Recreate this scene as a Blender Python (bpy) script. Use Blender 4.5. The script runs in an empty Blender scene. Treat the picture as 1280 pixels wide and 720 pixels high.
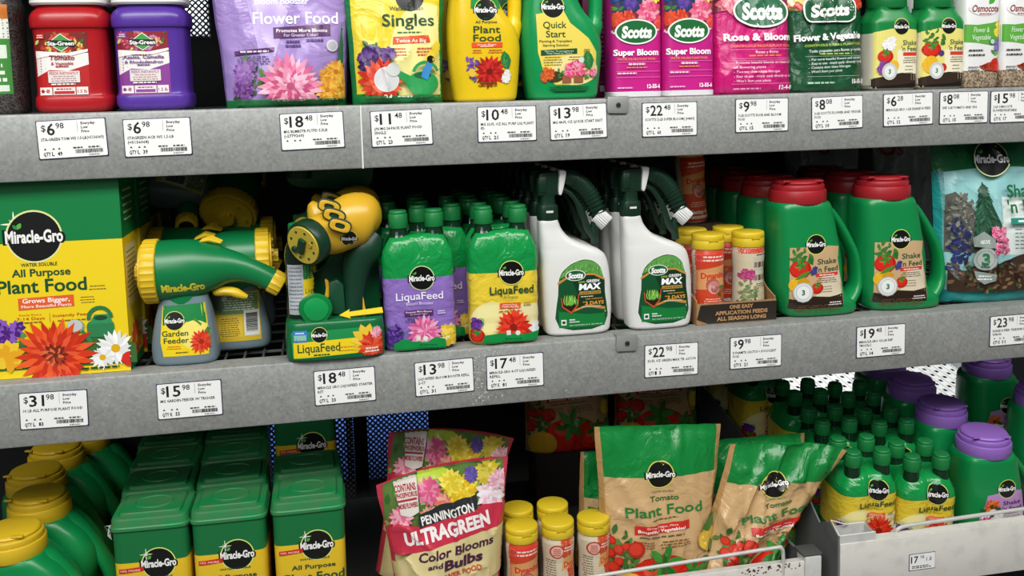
import bpy, bmesh, math, random
from mathutils import Vector, Matrix, noise
from mathutils.bvhtree import BVHTree
from mathutils.geometry import tessellate_polygon
R = math.radians
PI = math.pi
SC = bpy.context.scene
COL = SC.collection

# ------------------------------------------------------------------ camera
cam_d = bpy.data.cameras.new('camera'); cam = bpy.data.objects.new('camera', cam_d); COL.objects.link(cam)
cam.matrix_world = Matrix(((0.98019968, 0.04528975, -0.19276261, 0.0),
                           (-0.19643618, 0.09985506, -0.97541878, -1.5),
                           (-0.02492815, 0.99397073, 0.10677444, 1.5),
                           (0, 0, 0, 1)))
cam_d.sensor_fit = 'HORIZONTAL'; cam_d.sensor_width = 36.0
cam_d.lens = 36.0 * 1191.74 / 1280.0
cam_d.shift_x = 0.0; cam_d.shift_y = -120.0 / 1280.0
cam_d.clip_start = 0.05
SC.camera = cam

# ------------------------------------------------------------------ world, lights, exposure
w = bpy.data.worlds.new('world'); SC.world = w; w.use_nodes = True
w.node_tree.nodes['Background'].inputs[0].default_value = (0.86, 0.93, 1.0, 1)
w.node_tree.nodes['Background'].inputs[1].default_value = 0.10

def area(name, loc, tgt, sx, sy, power, col=(1, 1, 1)):
    l = bpy.data.lights.new(name, 'AREA'); l.shape = 'RECTANGLE'; l.size = sx; l.size_y = sy
    l.energy = power; l.color = col
    o = bpy.data.objects.new(name, l); COL.objects.link(o); o.location = loc
    o.rotation_euler = (Vector(tgt) - Vector(loc)).to_track_quat('-Z', 'Y').to_euler()
    return o
area('ceiling_strip_light', (0.3, -2.2, 3.6), (0.3, -0.1, 1.1), 5.0, 1.0, 158, (1.0, 0.985, 0.95))
area('ceiling_strip_light', (-1.5, -3.2, 3.2), (0.3, 0, 1.0), 2.0, 2.0, 45, (0.95, 0.98, 1.0))
area('far_aisle_light', (0.0, 0.92, 2.3), (0.0, 1.3, 0.6), 2.0, 0.30, 60, (0.85, 0.93, 1.0))

area('far_aisle_light', (1.5, 1.45, 2.0), (1.5, 0.75, 0.68), 1.2, 0.5, 17, (0.95, 0.98, 1.0))

SC.view_settings.view_transform = 'Standard'
SC.view_settings.look = 'None'
SC.view_settings.gamma = 1.0
SC.view_settings.exposure = 0.0
SC.view_settings.use_curve_mapping = False

# ------------------------------------------------------------------ materials
def lin(h):
    h = h.lstrip('#'); c = [int(h[i:i + 2], 16) / 255 for i in (0, 2, 4)]
    return tuple((x / 12.92 if x <= .04045 else ((x + .055) / 1.055) ** 2.4) for x in c) + (1,)
MATS = {}
def mat(hexc, rough=.45, kind='plain', metal=0.0):
    """kind: plain, film (wrinkled shiny plastic film), ribbed, dusty, galv, grain, card, clear"""
    k = (hexc, rough, kind, metal)
    if k in MATS: return MATS[k]
    m = bpy.data.materials.new('%s_%s' % (kind, hexc.strip('#'))); m.use_nodes = True
    nt = m.node_tree; b = nt.nodes['Principled BSDF']
    b.inputs['Base Color'].default_value = lin(hexc); b.inputs['Roughness'].default_value = rough
    b.inputs['Metallic'].default_value = metal
    L = nt.links.new
    def N(t, **kw):
        n = nt.nodes.new(t)
        for a, v in kw.items(): setattr(n, a, v)
        return n
    def noise_tex(scale, detail=3, vec=None):
        tc = N('ShaderNodeTexCoord'); n = N('ShaderNodeTexNoise'); n.inputs['Scale'].default_value = scale
        n.inputs['Detail'].default_value = detail; L(tc.outputs['Object'], n.inputs['Vector']); return n
    def bump(src, strength, dist=.002):
        bp = N('ShaderNodeBump'); bp.inputs['Strength'].default_value = strength; bp.inputs['Distance'].default_value = dist
        L(src, bp.inputs['Height']); L(bp.outputs['Normal'], b.inputs['Normal'])
    def mixc(fac, c1, c2, lo=.3, hi=.7):
        r = N('ShaderNodeValToRGB'); r.color_ramp.elements[0].position = lo; r.color_ramp.elements[1].position = hi
        r.color_ramp.elements[0].color = c1; r.color_ramp.elements[1].color = c2
        L(fac, r.inputs[0]); L(r.outputs[0], b.inputs['Base Color']); return r
    c = lin(hexc); dk = tuple(x * .8 for x in c[:3]) + (1,)
    if kind == 'film':
        n = noise_tex(24, 3); n.inputs['Distortion'].default_value = 1.8; bump(n.outputs[0], .8, .006)
    elif kind == 'bagfilm':
        n = noise_tex(13, 4); n.inputs['Distortion'].default_value = 1.6; bump(n.outputs[0], .8, .009)
    elif kind == 'plastic':
        n = noise_tex(160, 2); bump(n.outputs[0], .08, .0006)
        n2 = noise_tex(7, 4); mixc(n2.outputs[0], tuple(x * .9 for x in c[:3]) + (1,), c)
    elif kind == 'dusty':
        n = noise_tex(24, 6); d = tuple(x * .72 + y for x, y in zip(c[:3], (.035, .03, .022))) + (1,)
        mixc(n.outputs[0], d, c, .45, .62); n2 = noise_tex(200, 2); bump(n2.outputs[0], .1, .0008)
    elif kind == 'galv':
        tc = N('ShaderNodeTexCoord'); v = N('ShaderNodeTexVoronoi'); v.inputs['Scale'].default_value = 240
        L(tc.outputs['Object'], v.inputs['Vector'])
        n = noise_tex(9, 5); n3 = noise_tex(60, 3)
        a = N('ShaderNodeMix', data_type='RGBA'); a.inputs[0].default_value = .55
        bw = N('ShaderNodeRGBToBW'); L(v.outputs['Color'], bw.inputs[0])
        m1 = N('ShaderNodeMath', operation='MULTIPLY'); m1.inputs[1].default_value = .36; L(bw.outputs[0], m1.inputs[0])
        m2 = N('ShaderNodeMath', operation='MULTIPLY'); m2.inputs[1].default_value = .36; L(n.outputs[0], m2.inputs[0])
        m4 = N('ShaderNodeMath', operation='MULTIPLY'); m4.inputs[1].default_value = .4; L(n3.outputs[0], m4.inputs[0])
        m3 = N('ShaderNodeMath', operation='ADD'); L(m1.outputs[0], m3.inputs[0]); L(m2.outputs[0], m3.inputs[1])
        m5 = N('ShaderNodeMath', operation='ADD'); L(m3.outputs[0], m5.inputs[0]); L(m4.outputs[0], m5.inputs[1])
        mixc(m5.outputs[0], tuple(x * .74 for x in c[:3]) + (1,), tuple(min(1, x * 1.16) for x in c[:3]) + (1,), .3, .8)
        bump(n3.outputs[0], .12, .001)
    elif kind == 'painted':
        n = noise_tex(30, 6); d = tuple(x * .86 for x in c[:3]) + (1,); mixc(n.outputs[0], d, c, .3, .5)
    elif kind == 'grain':
        tc = N('ShaderNodeTexCoord'); v = N('ShaderNodeTexVoronoi'); v.inputs['Scale'].default_value = 420
        L(tc.outputs['Object'], v.inputs['Vector']); bw = N('ShaderNodeRGBToBW'); L(v.outputs['Color'], bw.inputs[0])
        mixc(bw.outputs[0], tuple(x * .3 for x in c[:3]) + (1,), tuple(min(1, x * 1.5 + .02) for x in c[:3]) + (1,), .2, .8)
        bump(v.outputs['Distance'], .5, .001)
    elif kind == 'card':
        n = noise_tex(220, 3); mixc(n.outputs[0], dk, c, .3, .6); bump(n.outputs[0], .1, .0005)
    elif kind == 'translucent':
        n = noise_tex(6, 2); mixc(n.outputs[0], dk, c); b.inputs['Transmission Weight'].default_value = .15
    MATS[k] = m
    return m

# ------------------------------------------------------------------ mesh building
class G:
    def __init__(s): s.v = []; s.f = []; s.m = []; s.ml = []
    def mi(s, m):
        if m not in s.ml: s.ml.append(m)
        return s.ml.index(m)
    def add(s, vs, fs, m):
        o = len(s.v); s.v += [tuple(p) for p in vs]
        ms = m if isinstance(m, list) else [m] * len(fs)
        for f, mm in zip(fs, ms): s.f.append(tuple(i + o for i in f)); s.m.append(s.mi(mm))
    def loft(s, secs, m, n=48, axis='z', cap0=True, cap1=True, warp=None):
        """secs: (z, cx, cy, hx, hy, exponent); m a material or function of mid z"""
        vs = []; fs = []; ms = []
        for (z, cx, cy, hx, hy, e) in secs:
            for i in range(n):
                t = 2 * PI * i / n
                c, q = math.cos(t), math.sin(t)
                r = (abs(c) ** e + abs(q) ** e) ** (-1 / e)
                p = (cx + hx * r * c, cy + hy * r * q, z)
                if warp: p = warp(*p)
                vs.append(p)
        for k in range(len(secs) - 1):
            mm = m((secs[k][0] + secs[k + 1][0]) / 2) if callable(m) else m
            for i in range(n):
                j = (i + 1) % n
                fs.append((k * n + i, k * n + j, (k + 1) * n + j, (k + 1) * n + i)); ms.append(mm)
        if cap0: fs.append(tuple(reversed(range(n)))); ms.append(m(secs[0][0]) if callable(m) else m)
        if cap1:
            o = (len(secs) - 1) * n; fs.append(tuple(range(o, o + n))); ms.append(m(secs[-1][0]) if callable(m) else m)
        if axis == 'x': vs = [(z, x, y) for x, y, z in vs]
        if axis == 'y': vs = [(y, z, x) for x, y, z in vs]
        s.add(vs, fs, ms); return s
    def cyl(s, x, y, z0, z1, r, m, n=28, bev=.0, ribs=0, rd=0.0, r1=None):
        r1 = r if r1 is None else r1
        bev = min(bev, r * .5)
        pr = [(z0, r - bev * .6), (z0 + bev, r), (z1 - bev, r1), (z1 - bev * .3, r1 - bev * .4), (z1, r1 - bev)] if bev else [(z0, r), (z1, r1)]
        if ribs: n = ribs * 2
        vs = []
        for z, rr in pr:
            for i in range(n):
                q = rr - (rd if (ribs and i % 2) else 0); t = 2 * PI * i / n
                vs.append((x + q * math.cos(t), y + q * math.sin(t), z))
        fs = []
        for k in range(len(pr) - 1):
            for i in range(n): j = (i + 1) % n; fs.append((k * n + i, k * n + j, (k + 1) * n + j, (k + 1) * n + i))
        fs.append(tuple(reversed(range(n)))); o = (len(pr) - 1) * n; fs.append(tuple(range(o, o + n)))
        s.add(vs, fs, m); return s
    def box(s, x0, x1, y0, y1, z0, z1, m, b=0.0):
        if b <= 0:
            vs = [(x, y, z) for z in (z0, z1) for x, y in ((x0, y0), (x1, y0), (x1, y1), (x0, y1))]
            s.add(vs, [(3, 2, 1, 0), (4, 5, 6, 7), (0, 1, 5, 4), (1, 2, 6, 5), (2, 3, 7, 6), (3, 0, 4, 7)], m); return s
        bm = bmesh.new(); bmesh.ops.create_cube(bm, size=1)
        for v in bm.verts: v.co = Vector(((x0 + x1) / 2 + v.co.x * (x1 - x0), (y0 + y1) / 2 + v.co.y * (y1 - y0), (z0 + z1) / 2 + v.co.z * (z1 - z0)))
        bmesh.ops.bevel(bm, geom=bm.edges[:], offset=b, segments=2, affect='EDGES', profile=.5)
        bm.verts.index_update(); s.add([v.co[:] for v in bm.verts], [tuple(v.index for v in f.verts) for f in bm.faces], m); bm.free(); return s
    def tube(s, path, rad, m, n=14, flat=1.0, up=(0, 1, 0), caps=True):
        """flat scales the radius along 'up'"""
        P = [Vector(p) for p in path]; k = len(P)
        rad = rad if isinstance(rad, (list, tuple)) else [rad] * k
        U = Vector(up); vs = []
        for i, p in enumerate(P):
            t = (P[min(i + 1, k - 1)] - P[max(i - 1, 0)]).normalized()
            u = (U - t * U.dot(t))
            if u.length < 1e-4: u = t.orthogonal()
            u.normalize(); w_ = t.cross(u)
            for j in range(n):
                a = 2 * PI * j / n
                vs.append(p + u * (math.sin(a) * rad[i] * flat) + w_ * (math.cos(a) * rad[i]))
        fs = [(i * n + j, i * n + (j + 1) % n, (i + 1) * n + (j + 1) % n, (i + 1) * n + j) for i in range(k - 1) for j in range(n)]
        if caps: fs += [tuple(reversed(range(n))), tuple(range((k - 1) * n, k * n))]
        s.add(vs, fs, m); return s
    def plate(s, outline, y0, y1, m, holes=(), plane='xz', bev=0.0):
        loops = [list(outline)] + [list(h) for h in holes]
        def area_(l): return sum(l[i][0] * l[(i + 1) % len(l)][1] - l[(i + 1) % len(l)][0] * l[i][1] for i in range(len(l)))
        if area_(loops[0]) < 0: loops[0].reverse()
        for h in loops[1:]:
            if area_(h) > 0: h.reverse()
        def inset(l, d):
            out = []
            for i in range(len(l)):
                a = Vector(l[i - 1]); p = Vector(l[i]); c = Vector(l[(i + 1) % len(l)])
                e = (c - a); e = e.normalized() if e.length > 1e-9 else Vector((1, 0)); out.append(tuple(p + Vector((-e.y, e.x)) * d))
            return out
        ys = [(y0, bev), (y0 + bev * .3, bev * .3), (y0 + bev, 0), (y1 - bev, 0), (y1 - bev * .3, bev * .3), (y1, bev)] if bev else [(y0, 0), (y1, 0)]
        vs = []; fs = []; tot = sum(len(l) for l in loops)
        for y, d in ys:
            for l in loops:
                for x, z in (inset(l, d) if d else l):
                    vs.append((x, y, z) if plane == 'xz' else ((y, x, z) if plane == 'yz' else (x, z, y)))
        off = 0
        for l in loops:
            nl = len(l)
            for k in range(len(ys) - 1):
                for i in range(nl):
                    j = (i + 1) % nl; a = k * tot + off; b2 = (k + 1) * tot + off
                    fs.append((a + i, b2 + i, b2 + j, a + j))
            off += nl
        flat = [[Vector((x, z, 0)) for x, z in (inset(l, bev) if bev else l)] for l in loops]
        tr = tessellate_polygon(flat); o = (len(ys) - 1) * tot
        for a, b2, c in tr: fs.append((a, b2, c)); fs.append((c + o, b2 + o, a + o))
        s.add(vs, fs, m); return s
    def rot(s, M, start=0):
        for i in range(start, len(s.v)): s.v[i] = tuple(M @ Vector(s.v[i]))
        return s
    def build(s, name, parent=None, angle=35, recalc=True):
        me = bpy.data.meshes.new(name); me.from_pydata(s.v, [], s.f)
        for m in s.ml: me.materials.append(m)
        me.polygons.foreach_set('material_index', s.m)
        if recalc:
            bm = bmesh.new(); bm.from_mesh(me); bmesh.ops.recalc_face_normals(bm, faces=bm.faces[:]); bm.to_mesh(me); bm.free()
        me.polygons.foreach_set('use_smooth', [True] * len(me.polygons))
        me.set_sharp_from_angle(angle=R(angle)); me.update()
        o = bpy.data.objects.new(name, me); COL.objects.link(o)
        if parent: o.parent = parent
        return o

def thing(name, label, cat, loc=(0, 0, 0), rot=0, group=None, tilt=(0, 0)):
    o = bpy.data.objects.new(name, None); COL.objects.link(o); o.empty_display_size = .02
    o.location = loc; o.rotation_euler = (tilt[0], tilt[1], rot); o['label'] = label; o['category'] = cat
    if group: o['group'] = group
    return o
def tag(o, label, cat, group=None):
    o['label'] = label; o['category'] = cat
    if group: o['group'] = group
    return o
def dup(root, loc, label, rot=None, tilt=None, group=None):
    r = root.copy(); COL.objects.link(r); r.location = loc; r['label'] = label
    e = list(r.rotation_euler)
    if rot is not None: e[2] = rot
    if tilt is not None: e[0], e[1] = tilt
    r.rotation_euler = e
    if group: r['group'] = group
    for ch in list(root.children):
        c = ch.copy(); COL.objects.link(c); c.parent = r
        for g in list(ch.children):
            d = g.copy(); COL.objects.link(d); d.parent = c
    return r
def cr(pts, sub=5, closed=False):
    """Catmull-Rom through points of any dimension"""
    n = len(pts); out = []
    rng = range(n if closed else n - 1)
    for i in rng:
        g = (lambda k: pts[k % n]) if closed else (lambda k: pts[min(max(k, 0), n - 1)])
        p0, p1, p2, p3 = g(i - 1), g(i), g(i + 1), g(i + 2)
        for q in range(sub):
            t = q / sub
            out.append(tuple(.5 * (2 * b + (c - a) * t + (2 * a - 5 * b + 4 * c - d) * t * t + (3 * b - a - 3 * c + d) * t ** 3) for a, b, c, d in zip(p0, p1, p2, p3)))
    if not closed: out.append(tuple(pts[-1]))
    return out

# ------------------------------------------------------------------ flat print on surfaces
TXT = {}
def text_tris(s, bold=0.0, res=2):
    k = (s, bold, res)
    if k in TXT: return TXT[k]
    cu = bpy.data.curves.new('txt', 'FONT'); cu.body = s; cu.size = 1; cu.resolution_u = res; cu.offset = bold; cu.fill_mode = 'FRONT'
    ob = bpy.data.objects.new('txt', cu); me = bpy.data.meshes.new_from_object(ob)
    vs = [(v.co.x, v.co.y) for v in me.vertices]; tr = []
    for p in me.polygons:
        vv = list(p.vertices)
        for i in range(1, len(vv) - 1): tr.append((vv[0], vv[i], vv[i + 1]))
    bpy.data.meshes.remove(me); bpy.data.objects.remove(ob); bpy.data.curves.remove(cu)
    TXT[k] = (vs, tr); return TXT[k]

class D:
    """print layout in the unit frame of a label box (x0,z0,x1,z1), v up"""
    def __init__(s, x0, z0, x1, z1, rough=.4, L=.004):
        s.x0, s.z0, s.W, s.H = x0, z0, x1 - x0, z1 - z0; s.t = []; s.k = 0; s.rough = rough; s.L = L; s.rnd = random.Random(5); s.kind = 'plain'; s.clipbox = None
    def P(s, u, v): return (s.x0 + u * s.W, s.z0 + v * s.H)
    def raw(s, pts, tris, col, step=True):
        m = mat(col, s.rough, s.kind) if isinstance(col, str) else col
        for a, b, c in tris: s.t.append((pts[a], pts[b], pts[c], s.k, m))
        if step: s.k += 1
    def polyw(s, pts, col, step=True):
        tr = tessellate_polygon([[Vector((x, z, 0)) for x, z in pts]]); s.raw(pts, tr, col, step)
    def poly(s, pts, col): s.polyw([s.P(*p) for p in pts], col)
    def rect(s, u0, v0, u1, v1, col, r=0):
        (a, b), (c, d) = s.P(u0, v0), s.P(u1, v1)
        if r:
            pts = []
            for cx, cz, a0 in ((c - r, d - r, 0), (a + r, d - r, 90), (a + r, b + r, 180), (c - r, b + r, 270)):
                for q in range(5): t = R(a0 + q * 22.5); pts.append((cx + r * math.cos(t), cz + r * math.sin(t)))
            s.polyw(pts, col)
        else: s.polyw([(a, b), (c, b), (c, d), (a, d)], col)
    def ell(s, u, v, ru, col, asp=1.0, n=26, rot=0):
        cx, cz = s.P(u, v); r = ru * s.W
        pts = []
        for i in range(n):
            t = 2 * PI * i / n; a, b = r * math.cos(t), r * asp * math.sin(t)
            pts.append((cx + a * math.cos(rot) - b * math.sin(rot), cz + a * math.sin(rot) + b * math.cos(rot)))
        s.raw([(cx, cz)] + pts, [(0, 1 + i, 1 + (i + 1) % n) for i in range(n)], col)
    def text(s, st, u, v, h, col, w=None, al='C', bold=.0, sh=0.0, rot=0.0, res=2, maxx=None):
        """h: cap height in units of H, w: fit width in units of W, u,v: anchor, v = baseline"""
        vs, tr = text_tris(st, bold, res)
        if not vs: return
        k = h * s.H / .73
        a0 = min(p[0] for p in vs); a1 = max(p[0] for p in vs); wd = (a1 - a0) * k
        kx = k * (w * s.W / wd) if w else k
        wd = (a1 - a0) * kx
        ox = {'C': -wd / 2, 'L': 0, 'R': -wd}[al]; cx, cz = s.P(u, v); cr_, sr = math.cos(rot), math.sin(rot)
        pts = []
        for x, z in vs:
            X = ox + (x - a0) * kx + sh * z * k; Z = z * k
            pts.append((cx + X * cr_ - Z * sr, cz + X * sr + Z * cr_))
        s.raw(pts, tr, col)
    def bars(s, u, v, wu, n, dv, h, col, seed=1, al='C', seg=7):
        """rows of fine print too small to read"""
        rr = random.Random(seed)
        for i in range(n):
            wi = wu * rr.uniform(.8, 1); x = u - wi / 2 if al == 'C' else u; vv = v - i * dv; x1 = x + wi
            while x < x1 - .005:
                l = rr.uniform(.4, 1.3) * wu / seg; e = min(x + l, x1); a, b = s.P(x, vv); c, d = s.P(e, vv + h)
                s.raw([(a, b), (c, b), (c, d), (a, d)], [(0, 1, 2), (0, 2, 3)], col, False); x = e + wu / seg * .22
        s.k += 1
    def leaf(s, u, v, l, ang, wd, col):
        cx, cz = s.P(u, v); l *= s.W; c, q = math.cos(ang), math.sin(ang); pts = []
        for t, w_ in ((0, 0), (.2, .6), (.45, 1), (.75, .75), (1, 0), (.75, -.75), (.45, -1), (.2, -.6)):
            X, Z = t * l, w_ * wd * l; pts.append((cx + X * c - Z * q, cz + X * q + Z * c))
        s.raw(pts, [(0, 1, 7), (1, 2, 7), (2, 6, 7), (2, 3, 6), (3, 5, 6), (3, 4, 5)], col, False)
    def flower(s, u, v, r, cols, n=14, rings=3, centre='#e8b020', wd=.2, a0=0., a1=2 * PI, asp=1):
        for k in range(rings):
            rr = r * (1 - k * .26)
            for i in range(n):
                a = a0 + (a1 - a0) * (i + .5 * (k % 2) + s.rnd.uniform(-.15, .15)) / n
                s.leaf(u, v, rr * s.rnd.uniform(.88, 1.08), a, wd, cols[(i + k * 2 + s.rnd.randrange(2)) % len(cols)])
                s.k += .06
            s.k += .3
        if centre: s.ell(u, v, r * .2, centre, n=12)
    def blooms(s, u0, v0, u1, v1, cols, n, r, seed=1):
        rr = random.Random(seed)
        for i in range(n):
            cs = rr.choice(cols); s.flower(rr.uniform(u0, u1), rr.uniform(v0, v1), r * rr.uniform(.7, 1.2), cs, n=8, rings=2, wd=.3, centre=None)
    def leaves(s, u0, v0, u1, v1, cols, n, l, seed=1):
        rr = random.Random(seed)
        for i in range(n):
            s.leaf(rr.uniform(u0, u1), rr.uniform(v0, v1), l * rr.uniform(.6, 1.3), rr.uniform(0, 6.28), .25, rr.choice(cols))
            s.k += .06
        s.k += .3
    def rose(s, u, v, r, cols, seed=1):
        rr = random.Random(seed); k = 0
        for f in (1, .85, .68, .5, .34, .18):
            s.ell(u + rr.uniform(-.12, .12) * r, v + rr.uniform(-.1, .1) * r, r * f, cols[k % len(cols)], n=11, rot=rr.uniform(0, 3), asp=rr.uniform(.85, 1)); k += 1
    def tomato(s, u, v, r, asp=.85, rot=0):
        s.ell(u, v, r, '#b81c14', asp); s.ell(u - r * .1, v + r * .04 , r * .84, '#d42a1c', asp)
        s.ell(u - r * .3, v + r * .25 * s.W / s.H, r * .3, '#e8553c', .6)
        for i in range(6): s.leaf(u, v + r * .45 * s.W / s.H, r * .62, i * 1.05 + .2, .2, '#2f7a2c' if i % 2 else '#3f9438')
        s.k += 1
    def logo(s, u, v, r, halo='#e8e070', plain=False):
        """round black plant-food emblem: u,v centre, r in width units"""
        s.ell(u, v, r * 1.07, halo, n=40); s.ell(u, v, r * 1.0, '#101110', n=40)
        h = r * .50 * s.W / s.H / 1.0
        s.text('Miracle-Gro', u, v - h * .45, h, '#101110', w=r * 2.36, bold=.11, res=3)
        s.text('Miracle-Gro', u, v - h * .45, h, '#f4f4f0', w=r * 2.16, bold=.035, res=3)
        s.leaf(u - r * .62, v + h * .62, r * .3, 1.0, .3, '#58b040'); s.leaf(u - r * .62, v + h * .62, r * .24, 2.2, .3, '#2f8a3c'); s.k += 1
    def spark(s, u, v, r):
        for i in range(8):
            s.leaf(u, v, r * (1 if i % 2 == 0 else .5), i * PI / 4, .06, '#f4ffe8')
        s.ell(u, v, r * .16, '#ffffff', n=8)
    def oval(s, u, v, r, word, asp=.55, col='#1e5a34', rot=0, box=False):
        s.ell(u, v, r * 1.08, '#f0f0ea', asp * 1.05, n=40, rot=rot); s.ell(u, v, r, col, asp, n=40, rot=rot)
        h = r * .56 * s.W / s.H
        s.text(word, u, v - h * .5, h, '#f6f6f0', w=r * 1.55, bold=.05, rot=rot, sh=.1, res=3)
    def can(s, u, v, r, col='#2f8a50'):
        """small watering can"""
        s.ell(u, v, r, col, .75); s.ell(u, v + r * .5 * s.W / s.H, r * .55, '#1c5c34', .35)
        a, b = s.P(u, v); k = r * s.W
        s.polyw([(a - k * .8, b - k * .2), (a - k * 1.9, b + k * .8), (a - k * 1.7, b + k * .95), (a - k * .5, b + k * .35)], col)
        for i in range(9):
            t0 = PI * (.1 + i * .09); t1 = t0 + PI * .09
            s.polyw([(a + k * .2 + math.cos(t0) * k * q, b + k * .5 + math.sin(t0) * k * q) for q in (.9, .7)] + [(a + k * .2 + math.cos(t1) * k * q, b + k * .5 + math.sin(t1) * k * q) for q in (.7, .9)], col, False)
        s.k += 1
        s.ell(u - r * 1.8, v + r * .88 * s.W / s.H, r * .42, '#cfd4cf', 1)
    def build(s, parent, target=None, name='label', label=None, axis='-y', plane=0.0, base=.0005, step=.00005, twist=None):
        """target: a mesh object whose surface takes the print, or None for the flat plane y=plane"""
        bvh = None
        if target is not None:
            me = target.data; bvh = BVHTree.FromPolygons([v.co[:] for v in me.vertices], [tuple(p.vertices) for p in me.polygons])
        out = {}
        vs = []; fs = []; ms = []; ml = []; cache = {}
        L2 = s.L * s.L
        def place(p, k):
            key = (round(p[0], 6), round(p[1], 6), k)
            if key in cache: return cache[key]
            off = base + step * k
            if axis == '-y': o, d = Vector((p[0], -1, p[1])), Vector((0, 1, 0))
            elif axis == '+y': o, d = Vector((-p[0], 1, p[1])), Vector((0, -1, 0))
            elif axis == '+x': o, d = Vector((1, p[0], p[1])), Vector((-1, 0, 0))
            elif axis == '+z': o, d = Vector((p[0], p[1], 2)), Vector((0, 0, -1))
            else: o, d = Vector((-1, -p[0], p[1])), Vector((1, 0, 0))
            if bvh:
                h = bvh.ray_cast(o, d)
                if h[0] is None: q = None
                else: q = h[0] - d * off
            else: q = o + d * (1 + plane - off) if axis == '-y' else o + d * (1 - abs(plane) - off)
            if q is None: cache[key] = None; return None
            vs.append(q[:]); cache[key] = len(vs) - 1; return cache[key]
        for a, b, c, k, m in s.t:
            st = [(a, b, c)]
            while st:
                a_, b_, c_ = st.pop()
                e = [(a_[0] - b_[0]) ** 2 + (a_[1] - b_[1]) ** 2, (b_[0] - c_[0]) ** 2 + (b_[1] - c_[1]) ** 2, (c_[0] - a_[0]) ** 2 + (c_[1] - a_[1]) ** 2]
                i = e.index(max(e))
                if bvh and e[i] > L2:
                    if i == 0: mm = ((a_[0] + b_[0]) / 2, (a_[1] + b_[1]) / 2); st += [(a_, mm, c_), (mm, b_, c_)]
                    elif i == 1: mm = ((b_[0] + c_[0]) / 2, (b_[1] + c_[1]) / 2); st += [(a_, b_, mm), (a_, mm, c_)]
                    else: mm = ((a_[0] + c_[0]) / 2, (a_[1] + c_[1]) / 2); st += [(a_, b_, mm), (mm, b_, c_)]
                    continue
                if s.clipbox:
                    gx = (a_[0] + b_[0] + c_[0]) / 3; gz = (a_[1] + b_[1] + c_[1]) / 3; X0, Z0, X1, Z1 = s.clipbox
                    if not (X0 <= gx <= X1 and Z0 <= gz <= Z1): continue
                ii = [place(p, k) for p in (a_, b_, c_)]
                if None in ii: continue
                fs.append(tuple(ii)); 
                if m not in ml: ml.append(m)
                ms.append(ml.index(m))
        me = bpy.data.meshes.new(name); me.from_pydata(vs, [], fs)
        for m in ml: me.materials.append(m)
        me.polygons.foreach_set('material_index', ms)
        me.update(); o = bpy.data.objects.new(name, me); COL.objects.link(o); o.parent = target if (target is not None and target.parent) else parent
        if label: o['label'] = label
        return o

GREEN = '#0c8044'; YEL = '#f0d21c'; WHITE = '#eeeeea'; INK = '#141414'; DGREEN = '#12402c'
#PART2

# ------------------------------------------------------------------ shelving
GALV = mat('#9a9c99', .5, 'galv', .25)
DARK = mat('#141516', .6)
def lip_profile(zt, zb):
    # C-section seen from the side, in (y, z)
    return [(.045, zt), (.004, zt), (.0012, zt - .0012), (0, zt - .004), (0, zb + .003), (.001, zb + .0008), (.003, zb), (.022, zb), (.022, zb + .002),
            (.004, zb + .002), (.002, zb + .004), (.002, zt - .005), (.0035, zt - .002), (.045, zt - .002)]
def extr(g, prof, x0, x1, m):
    n = len(prof); g.plate(prof, x0, x1, m, plane='yz')
def shelf(label, zt, x0, x1, seam, wires=True):
    t = thing('metal_shelf', label, 'shelf', (0, 0, zt))
    for a, b in ((x0, seam - .0007), (seam + .0007, x1)):
        g = G(); extr(g, lip_profile(0, -.0985), a, b, GALV); g.build('front_lip', t, angle=25)
    wm = mat('#6e7270', .45, 'plain', .6)
    if wires:
        me1 = G().tube([(0, .03, -.006), (0, .58, -.006)], .0022, wm, n=6).build('wire', t); me1.location = (x0 + .02, 0, 0)
        k = int((x1 - x0) / .03)
        for i in range(1, k):
            o = me1.copy(); COL.objects.link(o); o.location = (x0 + .02 + i * .03, 0, 0)
        c1 = G().tube([(x0, 0, -.0105), (x1, 0, -.0105)], .0026, wm, n=6).build('cross_wire', t); c1.location = (0, .05, 0)
        for i in range(1, 9):
            o = c1.copy(); COL.objects.link(o); o.location = (0, .05 + i * .066, 0)
    else:
        G().box(x0, x1, .045, .58, -.006, -.002, mat('#5e615f', .5, 'galv', .3)).build('deck_plate', t)
    G().box(x0, x1, .57, .585, -.05, -.013, DARK).build('rear_beam', t)
    return t
TOPZ, MIDZ = 1.482, 1.0835
shelf('galvanised shelf with seamed front lip carrying the upper row of price tags', TOPZ, -1.0, 1.9, .060, False)
shelf('galvanised wire shelf whose scuffed front lip carries the middle row of price tags', MIDZ, -1.0, 1.9, 1.46)
shelf('galvanised shelf above the top row of jars and bags, out of frame', 1.90, -1.0, 1.9, .060, False)
# scuffs of old adhesive on the middle lip, painted light at the upper seam
g = G(); rr = random.Random(3); sm = mat('#d8d8d2', .7)
for i in range(150):
    x = rr.gauss(.238, .014); z = -rr.uniform(.004, .094); l = rr.uniform(.0005, .003); a = rr.uniform(0, 3.1); c, s_ = math.cos(a) * l, math.sin(a) * l
    g.add([(x - c, -.0003, z - s_), (x + s_ * .25, -.0003, z - c * .25), (x + c, -.0003, z + s_), (x - s_ * .25, -.0003, z + c * .25)], [(0, 1, 2, 3)], sm)
for i in range(80):
    x = rr.uniform(-.5, 1.4); z = -rr.uniform(.002, .095); l = rr.uniform(.0003, .0014)
    g.add([(x - l, -.0003, z), (x, -.0003, z - l * .6), (x + l, -.0003, z + l * .3), (x, -.0003, z + l)], [(0, 1, 2, 3)], sm)
g.add([(.0595, -.0005, .3), (.0618, -.0005, .3), (.0618, -.0005, .398), (.0595, -.0005, .398)], [(0, 1, 2, 3)], mat('#e6e6e2', .6))  # white strip painting the light leak through the upper lip seam
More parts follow.
